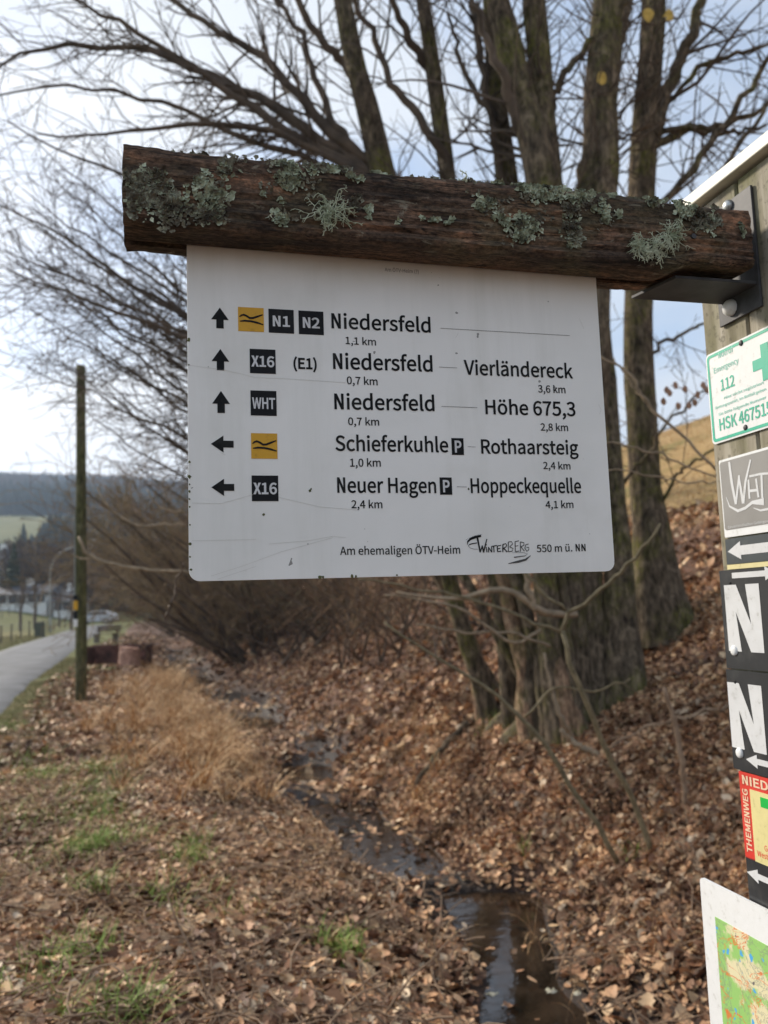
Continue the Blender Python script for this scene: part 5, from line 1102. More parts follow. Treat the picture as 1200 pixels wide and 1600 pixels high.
 'ö': '849|238,-18,424,-18,611,-18,776,127,776,380,776,633,611,780,424,780,238,780,73,633,73,380,73,127;556,88,424,88,293,88,204,204,204,380,204,555,293,672,424,672,556,672,646,555,646,380,646,204;228,920,275,920,318,920,352,954,352,997,352,1041,318,1074,275,1074,228,1074,197,1041,197,997,197,954;529,920,574,920,619,920,651,954,651,997,651,1041,619,1074,574,1074,529,1074,497,1041,497,997,497,954',
 'ü': '850|190,-18,352,-18,455,-18,531,36,602,119,604,119,605,119,606,119,610,79,613,40,616,0,652,0,687,0,723,0,723,254,723,507,723,761,680,761,638,761,595,761,595,581,595,401,595,221,522,132,468,92,389,92,289,92,246,153,246,294,246,450,246,605,246,761,204,761,161,761,118,761,118,600,118,439,118,279,118,84;230,920,273,920,318,920,352,954,352,997,352,1041,318,1074,273,1074,230,1074,196,1041,196,997,196,954;531,920,574,920,619,920,653,954,653,997,653,1041,619,1074,574,1074,531,1074,497,1041,497,997,497,954',
 ' ': '314|',
}
GCAP = 1027
def text_verts(s, off=0.0):
    """outline letters (drawn above as bezier outlines) filled into a flat mesh; cap height 1"""
    cu = bpy.data.curves.new('t', 'CURVE'); cu.dimensions = '2D'; cu.fill_mode = 'FRONT'
    x = 0
    for ch in s:
        adv, _, body = GLYPH[ch].partition('|')
        loops = []
        for sp in body.split(';') if body else []:
            v = np.array([int(n)/GCAP for n in sp.split(',')]).reshape(-1, 3, 2); L = []
            for i in range(len(v)):
                a, b = v[i], v[(i+1) % len(v)]; c0, c1, c2_, c3 = a[1], a[2], b[0], b[1]
                st = abs(np.cross(c1-c0, c3-c0))+abs(np.cross(c2_-c0, c3-c0)) < 1e-4
                for q in ([0] if st else [0, .25, .5, .75]):
                    p = c0*(1-q)**3+3*c1*q*(1-q)**2+3*c2_*q*q*(1-q)+c3*q**3
                    if not L or np.hypot(*(p-L[-1])) > .006: L.append(p)
            if np.hypot(*(L[0]-L[-1])) < .006: L.pop()
            loops.append(np.array(L))
        if loops:
            area = [0.5*np.sum(L[:, 0]*np.roll(L[:, 1], -1)-np.roll(L[:, 0], -1)*L[:, 1]) for L in loops]
            sg = np.sign(area[int(np.argmax(np.abs(area)))])
            for L in loops:
                e0 = L-np.roll(L, 1, 0); e1 = np.roll(L, -1, 0)-L
                n0 = np.stack([e0[:, 1], -e0[:, 0]], -1)/np.linalg.norm(e0, axis=1)[:, None]*sg
                n1 = np.stack([e1[:, 1], -e1[:, 0]], -1)/np.linalg.norm(e1, axis=1)[:, None]*sg
                m_ = n0+n1; m_ = m_/np.maximum(np.sum(m_*n0, 1), .45)[:, None]
                L = L+m_*off
                q = cu.splines.new('POLY'); q.points.add(len(L)-1); q.use_cyclic_u = True
                q.points.foreach_set('co', np.concatenate([L+[x, 0], np.zeros((len(L), 1)), np.ones((len(L), 1))], 1).ravel())
        x += int(adv)/GCAP
    o = bpy.data.objects.new('t', cu); COL.objects.link(o)
    dg = bpy.context.evaluated_depsgraph_get(); me = o.evaluated_get(dg).to_mesh()
    V = np.array([v.co[:] for v in me.vertices]); F = [tuple(p.vertices) for p in me.polygons]
    o.evaluated_get(dg).to_mesh_clear(); bpy.data.objects.remove(o); bpy.data.curves.remove(cu)
    return V, F
CAPH = 1.0
def text(s, fr, u0, v0, u1, cap, mat, parent, w=.0006, off=0.018, slope=0, name='lettering', rot=False):
    V, F = text_verts(s, off*1.3)
    x0, x1 = V[:, 0].min(), V[:, 0].max()
    if u1 is None: sx = cap/CAPH; 
    else: sx = (u1-u0)/(x1-x0)
    X_ = (V[:, 0]-x0)*sx; Y_ = V[:, 1]*cap/CAPH
    if rot: Wd = [fr(u0-yy_, v0+xx_, w) for xx_, yy_ in zip(X_, Y_)]
    else: Wd = [fr(u0+xx_, v0+yy_+slope*xx_, w) for xx_, yy_ in zip(X_, Y_)]
    return obj(name, Wd, F, mat, parent)
def slab(name, fr, outline, mat, parent, w0=0, w1=.0005, bevel=0):
    n = len(outline); V = [fr(u, v, w1) for u, v in outline]+[fr(u, v, w0) for u, v in outline]
    F = [tuple(range(n)), tuple(range(2*n-1, n-1, -1))]+[(i, i+n, (i+1) % n+n, (i+1) % n) for i in range(n)]
    o = obj(name, V, F, mat, parent)
    if bevel: bb = o.modifiers.new('bevel', 'BEVEL'); bb.width = bevel; bb.segments = 2; bb.limit_method = 'ANGLE'
    return o
def rrect(u0, v0, u1, v1, r, k=5):
    P = []
    for cx_, cy_, a0 in ((u1-r, v1-r, 0), (u0+r, v1-r, 90), (u0+r, v0+r, 180), (u1-r, v0+r, 270)):
        for i in range(k+1):
            a = math.radians(a0+90*i/k); P.append((cx_+r*math.cos(a), cy_+r*math.sin(a)))
    return P
def ribbon(name, fr, pts, wid, mat, parent, w=.0006):
    P = np.array(pts, float); n = len(P); wd = np.full(n, wid) if np.isscalar(wid) else np.asarray(wid)
    T = np.empty_like(P); T[1:-1] = P[2:]-P[:-2]; T[0] = P[1]-P[0]; T[-1] = P[-1]-P[-2]; T /= np.linalg.norm(T, axis=1)[:, None]+1e-9
    Nn = np.stack([-T[:, 1], T[:, 0]], -1)*wd[:, None]/2
    V = [fr(*(P[i]+Nn[i]), w) for i in range(n)]+[fr(*(P[i]-Nn[i]), w) for i in range(n)]
    return V, [(i+n, i+n+1, i+1, i) for i in range(n-1)]
def ribbons(name, fr, strokes, mat, parent, w=.0006):
    mb = MB()
    for k, (pts, wid) in enumerate(strokes): mb.add(*ribbon(name, fr, pts, wid, mat, parent, w+k*4e-6))
    return mb.build(name, mat, parent)
def px_s(x, y): return SF.uv(x, y)

SW, SH = .600, .4558
sign = empty('trail_sign', SF(SW/2, -SH, -.003)); tag(sign, 'white hiking direction sign hanging under the lichen-covered beam', 'sign')
outl = rrect(0, -SH, SW, .004, .014, 6); outl = [(u, v) for u, v in outl]
outl = [(0, .02), (0, -SH+.012)] if False else outl
panel = slab('panel', SF, outl, M['sign'], sign, -.006, 0)
# grubby edge with algae spots
g = np.random.default_rng(4)
mb = MB()
def blob(u, v, r):
    n = 9; mb.add([SF(u, v, .0009)]+[SF(u+r*g.uniform(.6, 1.2)*math.cos(a), v+r*g.uniform(.6, 1.3)*math.sin(a), .0004) for a in np.arange(n)*2*math.pi/n], [(0, i+1, (i+1) % n+1) for i in range(n)])
for px, py, r in [(294, 532, 3), (295, 570, 2), (295, 722, 3), (296, 745, 4), (294, 757, 2), (294, 768, 3), (294, 780, 2), (295, 792, 2), (297, 850, 3), (296, 870, 2), (298, 890, 3), (500, 902, 4), (505, 903, 3), (550, 901, 4), (556, 901, 3), (620, 899, 2), (484, 767, 3), (486, 764, 2), (425, 763, 3), (732, 764, 2.6), (412, 804, 3), (294, 820, 2), (295, 530, 3)]:
    u, v = px_s(px, py); blob(min(max(u, .0014), SW-.002), max(v, -SH+.0015), r*.00062)
mb.build('algae_spots', nmat('algae', [(0.3, (0.04, 0.045, 0.02)), (0.7, (0.16, 0.17, 0.07))], 90, .9, 0), sign)['kind'] = 'stuff'
# lettering rows: text, left px, baseline py, right px, cap-top py, offset
rows = [('Niedersfeld', 518, 512.5, 673, 490, .02, 519.5), ('1,1 km', 540, 537.5, 587.5, 526.5, .015, 540), ('Niedersfeld', 520.5, 576, 676, 552.5, .02, 580.5), ('0,7 km', 542, 600, 590, 588.5, .015, 602),
        ('(E1)', 458.5, 575.5, 495, 559.5, .035, 577), ('Niedersfeld', 522.5, 639, 679, 615.5, .02, 642), ('0,7 km', 544, 664, 592.5, 652.5, .015, 665), ('Schieferkuhle', 524, 704, 700.6, 681, .02, 706.5), ('1,0 km', 547, 729, 595, 717, .015, 729),
        ('Neuer Hagen', 527, 769.5, 681.7, 746.5, .02, 770), ('2,4 km', 549, 794, 597.5, 782, .015, 794), ('Vierländereck', 725, 585, 895.4, 563, .02, 591), ('3,6 km', 840.7, 613, 883.5, 602, .015, 614.5),
        ('Höhe 675,3', 758.6, 646.7, 899.4, 625, .02, 650), ('2,8 km', 844.7, 672.7, 887.6, 661.7, .015, 673.5), ('Rothaarsteig', 752, 708.4, 903.8, 687, .02, 710), ('2,4 km', 848.8, 732.7, 891.3, 722, .015, 733.5),
        ('Hoppeckequelle', 735.7, 770, 908.2, 748, .02, 770), ('4,1 km', 852.5, 794, 896, 783, .015, 793.7), ('Am ehemaligen ÖTV-Heim', 531.3, 867, 719, 854.5, .012, 865), ('550 m ü. NN', 838.6, 862.7, 915, 851.5, .012, 861)]
for s, x0, yb, x1, yt, off, yb1 in rows:
    u0, v0 = px_s(x0, yb); u1, v1 = px_s(x1, yb1); vt = px_s(x0, yt)[1]
    text(s, SF, u0, v0, u1, vt-v0, M['lettering'], sign, off=off, slope=(v1-v0)/(u1-u0))
u0, v0 = px_s(601, 424); u1, _ = px_s(654, 427); text('Am ÖTV-Heim (?)', SF, u0, v0, u1, .0052, M['lettering_thin'], sign, off=0, slope=-.0)
for a, b_ in [((688, 513), (890, 524.5)), ((686, 573.5), (714, 575)), ((689.5, 635), (745.6, 637)), ((730.6, 698), (742.7, 698.5)), ((713.8, 760.5), (729, 761))]:
    p, q = px_s(*a), px_s(*b_); ribbons('rule_line', SF, [([p, q], .0006)], M['lettering_thin'], sign)
def sqr(x0, y0, x1, y1, mat, nm='route_badge'):
    a = px_s(x0, y0); b_ = px_s(x1, y1); c = px_s(x0, y1-1.2)
    return slab(nm, SF, [(a[0], b_[1]), (b_[0], b_[1]), (b_[0], a[1]), (a[0], a[1])], mat, sign, 0.0001, .0006), (a[0], b_[1], b_[0], a[1])
for x0, y0, x1, y1, s in [(419.3, 482.5, 459.5, 521.5, 'N1'), (466.2, 485.2, 506, 523.8, 'N2'), (390, 545, 431, 584.4, 'X16'), (391.2, 610, 432.4, 650, 'WHT'), (393, 743, 435.2, 783, 'X16')]:
    bd, (u0, v0, u1, v1) = sqr(x0, y0, x1, y1, M['badge']); w_ = u1-u0; h_ = v1-v0
    mg = .16 if len(s) == 2 else .055
    text(s, SF, u0+w_*mg, v0+h_*.28, u1-w_*mg, h_*.42, M['white_print'], bd, w=.0012, off=.03)
for x0, y0, x1, y1 in [(371.7, 479.6, 412.5, 519), (392, 676.8, 433.7, 717)]:
    bd, (u0, v0, u1, v1) = sqr(x0, y0, x1, y1, M['yellow']); w_ = u1-u0; h_ = v1-v0
    q = lambda a, b2: (u0+w_*a, v0+h_*(1-b2))
    ribbons('wave_symbol', SF, [([q(.05, .42), q(.13, .35), q(.22, .32), q(.32, .36), q(.45, .45), q(.58, .44), q(.75, .37), q(.96, .28)], [.0012, .0022, .0026, .0026, .0028, .0028, .0026, .0014]),
        ([q(.07, .60), q(.25, .57), q(.5, .58), q(.75, .63), q(.97, .70)], [.0014, .0026, .0026, .0026, .0014])], M['badge'], bd, .0012)
for x0, y0, x1, y1 in [(705, 684.5, 725, 711), (686.6, 746, 706.6, 773)]:
    bd, (u0, v0, u1, v1) = sqr(x0, y0, x1, y1, M['lettering'], 'parking_symbol'); w_ = u1-u0; h_ = v1-v0
    text('P', SF, u0+w_*.24, v0+h_*.16, u1-w_*.2, h_*.66, M['white_print'], bd, w=.0012, off=.035)
for tx, ty, by in [(343.4, 480.8, 513), (344.2, 545.5, 578.5), (345.2, 611, 645.3)]:
    t_, b2 = px_s(tx, ty), px_s(tx, by); h_ = t_[1]-b2[1]; u = t_[0]; hw_ = .0114; sw = .0048
    slab('arrow_symbol', SF, [(u-sw, b2[1]), (u+sw, b2[1]), (u+sw, b2[1]+h_*.42), (u+hw_, b2[1]+h_*.42), (u, t_[1]), (u-hw_, b2[1]+h_*.42), (u-sw, b2[1]+h_*.42)], M['lettering'], sign, .0001, .0006)
for x0, x1, yc in [(329.5, 365, 693.6), (330.2, 366, 761.5)]:
    a, b2 = px_s(x0, yc), px_s(x1, yc); v = a[1]; L_ = b2[0]-a[0]; hw_ = .0112; sw = .0045
    slab('arrow_symbol', SF, [(a[0], v), (a[0]+L_*.55, v-hw_), (a[0]+L_*.55, v-sw), (b2[0], v-sw), (b2[0], v+sw), (a[0]+L_*.55, v+sw), (a[0]+L_*.55, v+hw_)], M['lettering'], sign, .0001, .0006)
# town logo
K = .00094*.1
def lg(*pts): return [px_s(720+a/10, 820+b_/10) for a, b_ in pts]
ribbons('town_logo', SF, [(lg((100, 310), (108, 262), (150, 222), (225, 192), (315, 172)), [.0006, .0022, .0032, .0036, .0030]), (lg((115, 332), (135, 306), (190, 293), (252, 283)), [.0006, .0013, .0015, .0012]),
    (lg((115, 332), (150, 365), (205, 380), (262, 381)), .0005), (lg((258, 205), (302, 432)), [.0026, .0022]), (lg((300, 430), (336, 325)), .0018), (lg((332, 325), (356, 432)), .002), (lg((352, 432), (405, 222)), [.0022, .0014]),
    (lg((393, 345), (408, 430)), .0014), (lg((392, 306), (398, 322)), .0016), (lg((432, 432), (430, 350)), .0014), (lg((430, 350), (482, 428)), .0014), (lg((482, 428), (480, 335)), .0014), (lg((518, 430), (512, 335)), .0015), (lg((478, 338), (562, 322)), .0014),
    (lg((572, 420), (568, 330)), .0015), (lg((566, 332), (628, 320)), .0013), (lg((570, 376), (615, 370)), .0012), (lg((574, 420), (630, 412)), .0013), (lg((655, 428), (655, 310)), .0016), (lg((650, 308), (700, 295), (716, 320), (700, 350), (665, 365)), .0013), (lg((668, 365), (724, 426)), .0016)]
    +[(lg((80+i*24, 240-80*math.sin(i/10*1.5)), (88+i*24, 226-80*math.sin(i/10*1.5))), .0005) for i in range(11)], M['lettering'], sign)
ribbons('town_logo_shade', SF, [(lg((742, 420), (740, 270)), .0012), (lg((740, 268), (790, 262), (808, 300), (760, 345)), .0012), (lg((760, 345), (815, 370), (800, 412), (742, 422)), .0012), (lg((850, 420), (846, 262)), .0013), (lg((844, 264), (905, 250)), .0012), (lg((850, 335), (895, 326)), .0011), (lg((850, 420), (912, 410)), .0012),
    (lg((930, 422), (928, 268)), .0012), (lg((926, 268), (985, 280), (985, 318), (935, 345)), .0012), (lg((938, 345), (992, 412)), .0012), (lg((1055, 300), (1012, 312), (998, 365), (1030, 415), (1060, 390), (1060, 352), (1025, 355)), .0012),
    (lg((800, 435), (980, 435), (1040, 455), (1000, 486), (830, 508)), [.0003, .0005, .0006, .001, .0016]), (lg((740, 606), (900, 575), (1010, 545), (1088, 480)), [.0008, .0034, .003, .0008])], M['grey_logo'], sign)
# scratches
scr = []
for pl in [[(296, 571), (350, 578), (400, 590), (450, 592), (540, 598)], [(300, 786), (345, 787), (395, 773)], [(435, 777), (500, 792), (560, 797)], [(330, 900), (380, 884), (440, 862), (520, 840)], [(420, 850), (480, 845), (520, 838), (540, 840)], [(300, 845), (400, 843)], [(340, 905), (400, 885)], [(905, 498), (912, 514)], [(935, 632), (939, 641), (936, 648)], [(716, 520), (712, 528)], [(346, 708), (352, 711)]]:
    scr.append(([px_s(*p) for p in pl], .0004))
ribbons('scratches', SF, scr, flat('scratch_grey', (0.60, 0.59, 0.55), 0.6), sign)['kind'] = 'stuff'

# -- beam
beam = empty('wooden_beam', SF(.39, 0, 0)); tag(beam, 'dark weathered wooden beam crusted with lichen, carrying the white sign', 'beam')
def beam_section(s):
    # (n, z) outline, counter-clockwise seen from the left end
    top = np.interp(s, [-.08, 0, .26, .54, .83, .86], [.0925, .089, .0865, .089, .083, .082]); bot = np.interp(s, [-.08, .3, .64, .69, .73, .86], [-.0125, -.016, -.019, -.018, -.006, -.009])
    fn, bn = .065, -.036
    P = [(fn-.005, bot), (.05, bot), (.03, bot+.001), (.006, bot+.002), (.0055, bot+.03), (-.0055, bot+.03), (-.006, bot+.001), (-.02, bot-.0), (bn+.004, bot+.003), (bn, bot+.010), (bn, .02), (bn, .05), (bn+.003, top-.010), (bn+.012, top-.002), (-.015, top+.002), (0, top+.003), (.012, top+.004), (.024, top+.004), (.036, top+.003), (.047, top+.002),
            (fn-.010, top), (fn-.004, top-.003), (fn-.001, top-.009)]
    P += [(fn+.0015*math.sin(3*k), top-.016+(bot+.010-top+.016)*k/11) for k in range(12)]+[(fn-.001, bot+.004)]
    return P
ns = 320; V = []; sec0 = []
for i in range(ns+1):
    s = -.078+(.828+.078)*i/ns; sec = beam_section(s); m_ = len(sec)
    cn = sum(p[0] for p in sec)/m_; cz_ = sum(p[1] for p in sec)/m_
    for (nn2, z) in sec:
        slot = abs(nn2) < .0065 and z < .02
        d = Vector((nn2-cn, 0, z-cz_)).normalized()
        q = Vector((s*9, nn2*45, z*45)); a = 0 if slot else (.0018*mnoise.noise(q)+.0020*mnoise.noise(Vector((s*34, nn2*170, z*210)))+.0010*mnoise.noise(Vector((s*120, nn2*300, z*330)))-.009*max(0, .16-abs(mnoise.noise(Vector((s*3.2+3, nn2*30, z*52)))))*(1 if mnoise.noise(Vector((s*7, 5, z*30))) > -.05 else 0))
        V.append(SF(s+(.004*mnoise.noise(Vector((nn2*50, z*50, 3))) if i == 0 else 0), z+d.z*a, nn2+d.x*a))
F = [(i*m_+j, (i+1)*m_+j, (i+1)*m_+(j+1) % m_, i*m_+(j+1) % m_) for i in range(ns) for j in range(m_)]
F = [f[::-1] for f in F]
# end caps (fans)
for i, rev in ((0, False), (ns, True)):
    c = np.mean([V[i*m_+j] for j in range(m_)], axis=0); V.append(c); k = len(V)-1
    for j in range(m_):
        f = (k, i*m_+j, i*m_+(j+1) % m_); F.append(f[::-1] if rev else f)
tb_ = obj('timber', V, F, M['beam'], beam, False)
# texture follows the beam: turn the object so its local X runs along it
tb_.data.transform(Matrix.Rotation(-YAW, 4, 'Z')); tb_.rotation_euler = (0, 0, YAW)
# lichens
def lichen(px, py, rx, ry, mat, n, seed, lob=.0065, w0=.066):
    g = np.random.default_rng(seed); V, F = [], []
    u0, v0 = SF.uv(px, py, w0); sx, sy = rx*.00088, ry*.00088
    nsb = 4+n//22; sub = [(g.normal()*.48, g.normal()*.48) for _ in range(nsb)]
    for i in range(n):
        c = sub[g.integers(0, nsb)]; r = math.sqrt(g.random())*(.36 if nsb > 6 else .5); a = g.uniform(0, 6.28)
        uu = u0+sx*(c[0]+r*math.cos(a)); vv = v0+sy*(c[1]+r*math.sin(a))
        uu = max(uu, -.0745)
        top = float(np.interp(uu, [-.08, 0, .26, .54, .83, .86], [.0925, .089, .0865, .089, .083, .082])); ww = w0
        if vv > top-.006: ww = w0-.006-min(.05, (vv-top+.006)*1.6); vv = top+.0015
        L = lob*g.uniform(.4, 1.3); aa = g.uniform(0, 6.28); cup = g.uniform(.2, 1.0); m2_ = 7; tilt = g.uniform(0, 1.5); ta = g.uniform(0, 6.28)
        k = len(V); V.append(SF(uu, vv, ww))
        for ring, rr in ((1, .55), (2, 1.0)):
            for j in range(m2_):
                th = aa+2*math.pi*j/m2_; R_ = L*rr*(1+(.32*math.sin(3*th+seed)+g.normal()*.16 if ring == 2 else 0))
                du, dv = R_*math.cos(th), R_*math.sin(th)
                dw = cup*L*rr*rr*.55+tilt*(du*math.cos(ta)+dv*math.sin(ta))*.7+(g.normal()*L*.10 if ring == 2 else 0)
                V.append(SF(uu+du, vv+dv, ww+max(-.001, dw)+.0004))
        for j in range(m2_):
            j2 = (j+1) % m2_; F.append((k, k+1+j, k+1+j2)); F.append((k+1+j, k+1+m2_+j, k+1+m2_+j2, k+1+j2))
    obj('lichen', V, F, mat, beam, True)
Lp = [(232, 285, 34, 22, 'lichen_brown', 90), (250, 315, 38, 26, 'lichen_brown', 110), (215, 300, 22, 30, 'lichen_brown', 50), (332, 300, 30, 36, 'lichen', 85), (315, 335, 36, 16, 'lichen_brown', 70), (312, 279, 14, 12, 'lichen', 25), (311, 232, 16, 8, 'lichen_brown', 28), (352, 264, 16, 14, 'lichen_brown', 26),
      (446, 268, 26, 30, 'lichen', 85), (455, 288, 20, 14, 'lichen', 30), (500, 255, 20, 14, 'lichen_brown', 30), (520, 262, 12, 12, 'lichen', 16), (441, 336, 16, 18, 'lichen', 30), (412, 305, 5, 5, 'lichen', 6), (575, 325, 8, 12, 'lichen', 12), (555, 270, 14, 10, 'lichen', 16), (556, 315, 10, 16, 'lichen_brown', 18),
      (600, 263, 20, 5, 'lichen', 16), (650, 267, 22, 4, 'lichen', 14), (762, 316, 24, 18, 'lichen', 60), (840, 298, 42, 18, 'lichen', 100), (820, 355, 38, 26, 'lichen', 110), (905, 305, 32, 18, 'lichen', 80), (892, 335, 18, 20, 'lichen_brown', 36), (900, 368, 18, 24, 'lichen_brown', 44), (942, 330, 20, 24, 'lichen', 50), (960, 300, 20, 10, 'lichen', 24),
      (1020, 312, 16, 14, 'lichen', 28), (1068, 330, 22, 24, 'lichen', 60), (1100, 350, 28, 22, 'lichen_brown', 70), (705, 345, 8, 6, 'lichen', 8), (672, 344, 14, 6, 'lichen', 9), (1160, 365, 6, 14, 'lichen', 10), (740, 278, 40, 5, 'lichen_brown', 22), (380, 248, 30, 5, 'lichen_brown', 10), (860, 290, 60, 5, 'lichen', 40), (620, 345, 5, 4, 'lichen', 4), (450, 250, 14, 5, 'lichen', 14), (480, 254, 12, 5, 'lichen_brown', 12), (540, 262, 14, 5, 'lichen_brown', 12), (590, 268, 12, 4, 'lichen', 10), (690, 274, 14, 4, 'lichen_brown', 9), (735, 279, 8, 6, 'lichen_brown', 9), (790, 286, 16, 5, 'lichen', 14), (880, 291, 18, 5, 'lichen_brown', 16), (960, 300, 14, 5, 'lichen', 14), (1000, 304, 12, 5, 'lichen_brown', 12), (1040, 312, 12, 6, 'lichen', 12), (1120, 322, 10, 5, 'lichen_brown', 8), (270, 228, 10, 3, 'lichen_brown', 4)]
for k, (px, py, rx, ry, mm, n_) in enumerate(Lp): 
    lichen(px, py, rx, ry, M[mm], int(n_*2.7), 500+k, .0029)
    if n_ > 20: lichen(px, py, rx*1.1, ry*1.1, M['lichen_brown' if mm == 'lichen' else 'lichen'], int(n_*.8), 700+k, .0024)
def bushy_lichen(px, py, R_, n, seed):
    g = np.random.default_rng(seed); tb = Tubes(); u0, v0 = SF.uv(px, py, .066)
    for i in range(n):
        a = g.uniform(0, 6.28); r0 = g.random()*R_*.25; p = np.array([u0+r0*math.cos(a), v0+r0*math.sin(a), .066])
        d = unit(np.array([math.cos(a), math.sin(a)*.8-.05, g.uniform(.2, 1.3)])); L = R_*g.uniform(.45, 1.05)
        def br_(p, d, L, r, lv):
            P = [p]
            for q in range(4):
                d = unit(d+g.normal(size=3)*.38+np.array([0, -.05, -.16])); p = p+d*L/4; p[2] = max(p[2], .067); P.append(p)
                if lv and g.random() < .75: br_(p.copy(), unit(d+g.normal(size=3)*.8), L*.5, r*.75, lv-1)
            tb.add([SF(*q2) for q2 in P], np.linspace(r, r*.4, 5), 4)
        br_(p, d, L, .0009, 2)
    tb.build('bushy_lichen', M['lichen_pale'], beam)
bushy_lichen(520, 330, .034, 26, 1); bushy_lichen(508, 340, .022, 14, 2); bushy_lichen(1000, 385, .027, 30, 3); bushy_lichen(1045, 368, .028, 34, 4); bushy_lichen(1022, 392, .020, 20, 5); bushy_lichen(730, 272, .012, 4, 6)
# nail / knot holes
mb = MB(); u, v = SF.uv(1084, 369, .067)
mb.tube([SF(u, v, .060), SF(u, v, .068)], .004, 10, cap=True); mb.build('bolt', M['steel'], beam)

# -- post with plates
POSTN0, POSTN1 = -.112, .118
post = empty('signpost', PF(0, 0, -.06)); tag(post, 'broad grey wooden post with pale top cap carrying trail plates', 'post')
pb0 = float(height(*PF(0, 0, -.06)[:2]))
for a, b_ in ((POSTN0, -.0025), (.0015, POSTN1)):
    V, F = [], []; nz_ = 40
    for i in range(nz_+1):
        z = pb0-.3+(2.262-pb0+.3)*i/nz_
        sec = [(a+.004, 0), (b_-.003, 0), (b_, -.004), (b_, -.125), (a, -.125), (a, -.005)]
        for (u, w) in sec:
            V.append(PF(u+.0012*mnoise.noise(Vector((u*30, w*20, z*6))), z, w+.0012*mnoise.noise(Vector((u*60+9, w*20, z*4)))))
    F = [(i*6+j, i*6+(j+1) % 6, (i+1)*6+(j+1) % 6, (i+1)*6+j) for i in range(nz_) for j in range(6)]; F.append(tuple(nz_*6+j for j in range(6)))
    obj('plank', V, F, M['post'], post)
mb = MB(); mb.box((POSTN0-.012, 2.268, -.15), (POSTN1+.02, 2.289, .018), PF); mb.build('top_cap', flat('cream_metal_cap', (0.68, 0.66, 0.56), 0.5), post, bevel=.002)
# steel shoe holding the beam
shoe = empty('beam_bracket', PF(0, 2.02, 0)); tag(shoe, 'dark steel bracket with bolts fixing the beam to the post', 'bracket')
mb = MB(); mb.box((-.060, 2.040, .0015), (.040, 2.236, .006), PF); mb.build('back_plate', M['steel'], shoe, bevel=.001)
mb = MB()
P4 = [SF.uv(1040, 421, .05), SF.uv(1168, 438, .05), SF.uv(1150, 470, -.05), SF.uv(1003, 450, -.05)]
zb = 2.098-.0165
def SW_(s, z, n): return SF(s, z-2.0984, n)
bz0 = 2.0765
mb.add([SW_(.712, bz0, .036), SW_(.8535, bz0, .036), SW_(.8535, bz0, -.052), SW_(.690, bz0, -.052), SW_(.712, bz0+.005, .036), SW_(.8535, bz0+.005, .036), SW_(.8535, bz0+.005, -.052), SW_(.690, bz0+.005, -.052)], [(3, 2, 1, 0), (4, 5, 6, 7), (0, 1, 5, 4), (1, 2, 6, 5), (2, 3, 7, 6), (3, 0, 4, 7)])
mb.build('support_plate', M['steel'], shoe, bevel=.0008)
def bolt(fr, u, v, w, r, mat, parent, name='bolt', h=.5):
    V, F = [], []; k = 12
    for i, (rr, hh) in enumerate([(1, 0), (1, .25*h), (.85, .6*h), (.5, .85*h)]):
        for j in range(k): a = 2*math.pi*j/k; V.append(fr(u+r*rr*math.cos(a), v+r*rr*math.sin(a), w+r*hh))
    V.append(fr(u, v, w+r*.92*h))
    F = [(i*k+j, i*k+(j+1) % k, (i+1)*k+(j+1) % k, (i+1)*k+j) for i in range(3) for j in range(k)]+[(3*k+j, 3*k+(j+1) % k, 4*k) for j in range(k)]
    return obj(name, V, F, mat, parent, True)
u, v = PF.uv(1143, 481, .006); bolt(PF, u, v, .006, .0135, M['white_plate'], shoe, h=1.1)
u, v = PF.uv(1138, 322, .006); bolt(PF, u, v, .006, .010, M['zinc'], shoe, h=.9)
u, v = SF.uv(1023, 432, 0)
# plates
def plate(name, label, x_top, y_top, y_bot, mat, left=None, right=POSTN1-.004, th=.002, r=.006, cat='sign', w0=.0015):
    u0, v1 = PF.uv(x_top, y_top, th); _, v0 = PF.uv(x_top+3, y_bot, th)
    if left is not None: u0 = left
    e = empty(name, PF((u0+right)/2, v0, w0)); tag(e, label, cat)
    slab('panel', PF, rrect(u0, v0, right, v1, r), mat, e, w0, w0+th)
    return e, u0, v0, right, v1, w0+th
e, u0, v0, u1, v1, w = plate('emergency_plate', 'white rescue point plate with green border and green cross', 1107, 555, 697, M['white_plate'], left=-.106, right=.106, r=.008)
bwd = .005
mbx = rrect(u0+.003, v0+.003, u1-.003, v1-.003, .007); mbi = rrect(u0+.003+bwd, v0+.003+bwd, u1-.003-bwd, v1-.003-bwd, .004); n_ = len(mbx)
obj('border', [PF(*p, w+.0004) for p in mbx]+[PF(*p, w+.0004) for p in mbi], [(i, (i+1) % n_, (i+1) % n_+n_, i+n_) for i in range(n_)], M['green_print'], e)
H_ = v1-v0
cxu, cyv = PF.uv(1187.5, 556, w); a_, b2_ = .0085, .0285
cxu, cyv = .022+.014, v1-.052
slab('cross_symbol', PF, [(cxu-a_, cyv-b2_), (cxu+a_, cyv-b2_), (cxu+a_, cyv-a_), (cxu+b2_, cyv-a_), (cxu+b2_, cyv+a_), (cxu+a_, cyv+a_), (cxu+a_, cyv+b2_), (cxu-a_, cyv+b2_), (cxu-a_, cyv+a_), (cxu-b2_, cyv+a_), (cxu-b2_, cyv-a_), (cxu-a_, cyv-a_)], M['green_print'], e, w+.0001, w+.0006)
def ptext(s, x0, y0, x1, cap, mat, par, w, off=.01, **k):
    a = PF.uv(x0, y0, w); b3 = PF.uv(x1, y0, w)[0]; return text(s, PF, a[0], a[1], b3, cap, mat, par, w=w+.0005, off=off, **k)
ptext('Notruf', 1123, 560, 1147, .010, M['green_fade'], e, w); ptext('Emergency', 1116, 584, 1156, .009, M['green_fade'], e, w); ptext('112', 1127, 611, 1149, .018, M['green_print'], e, w, .02)
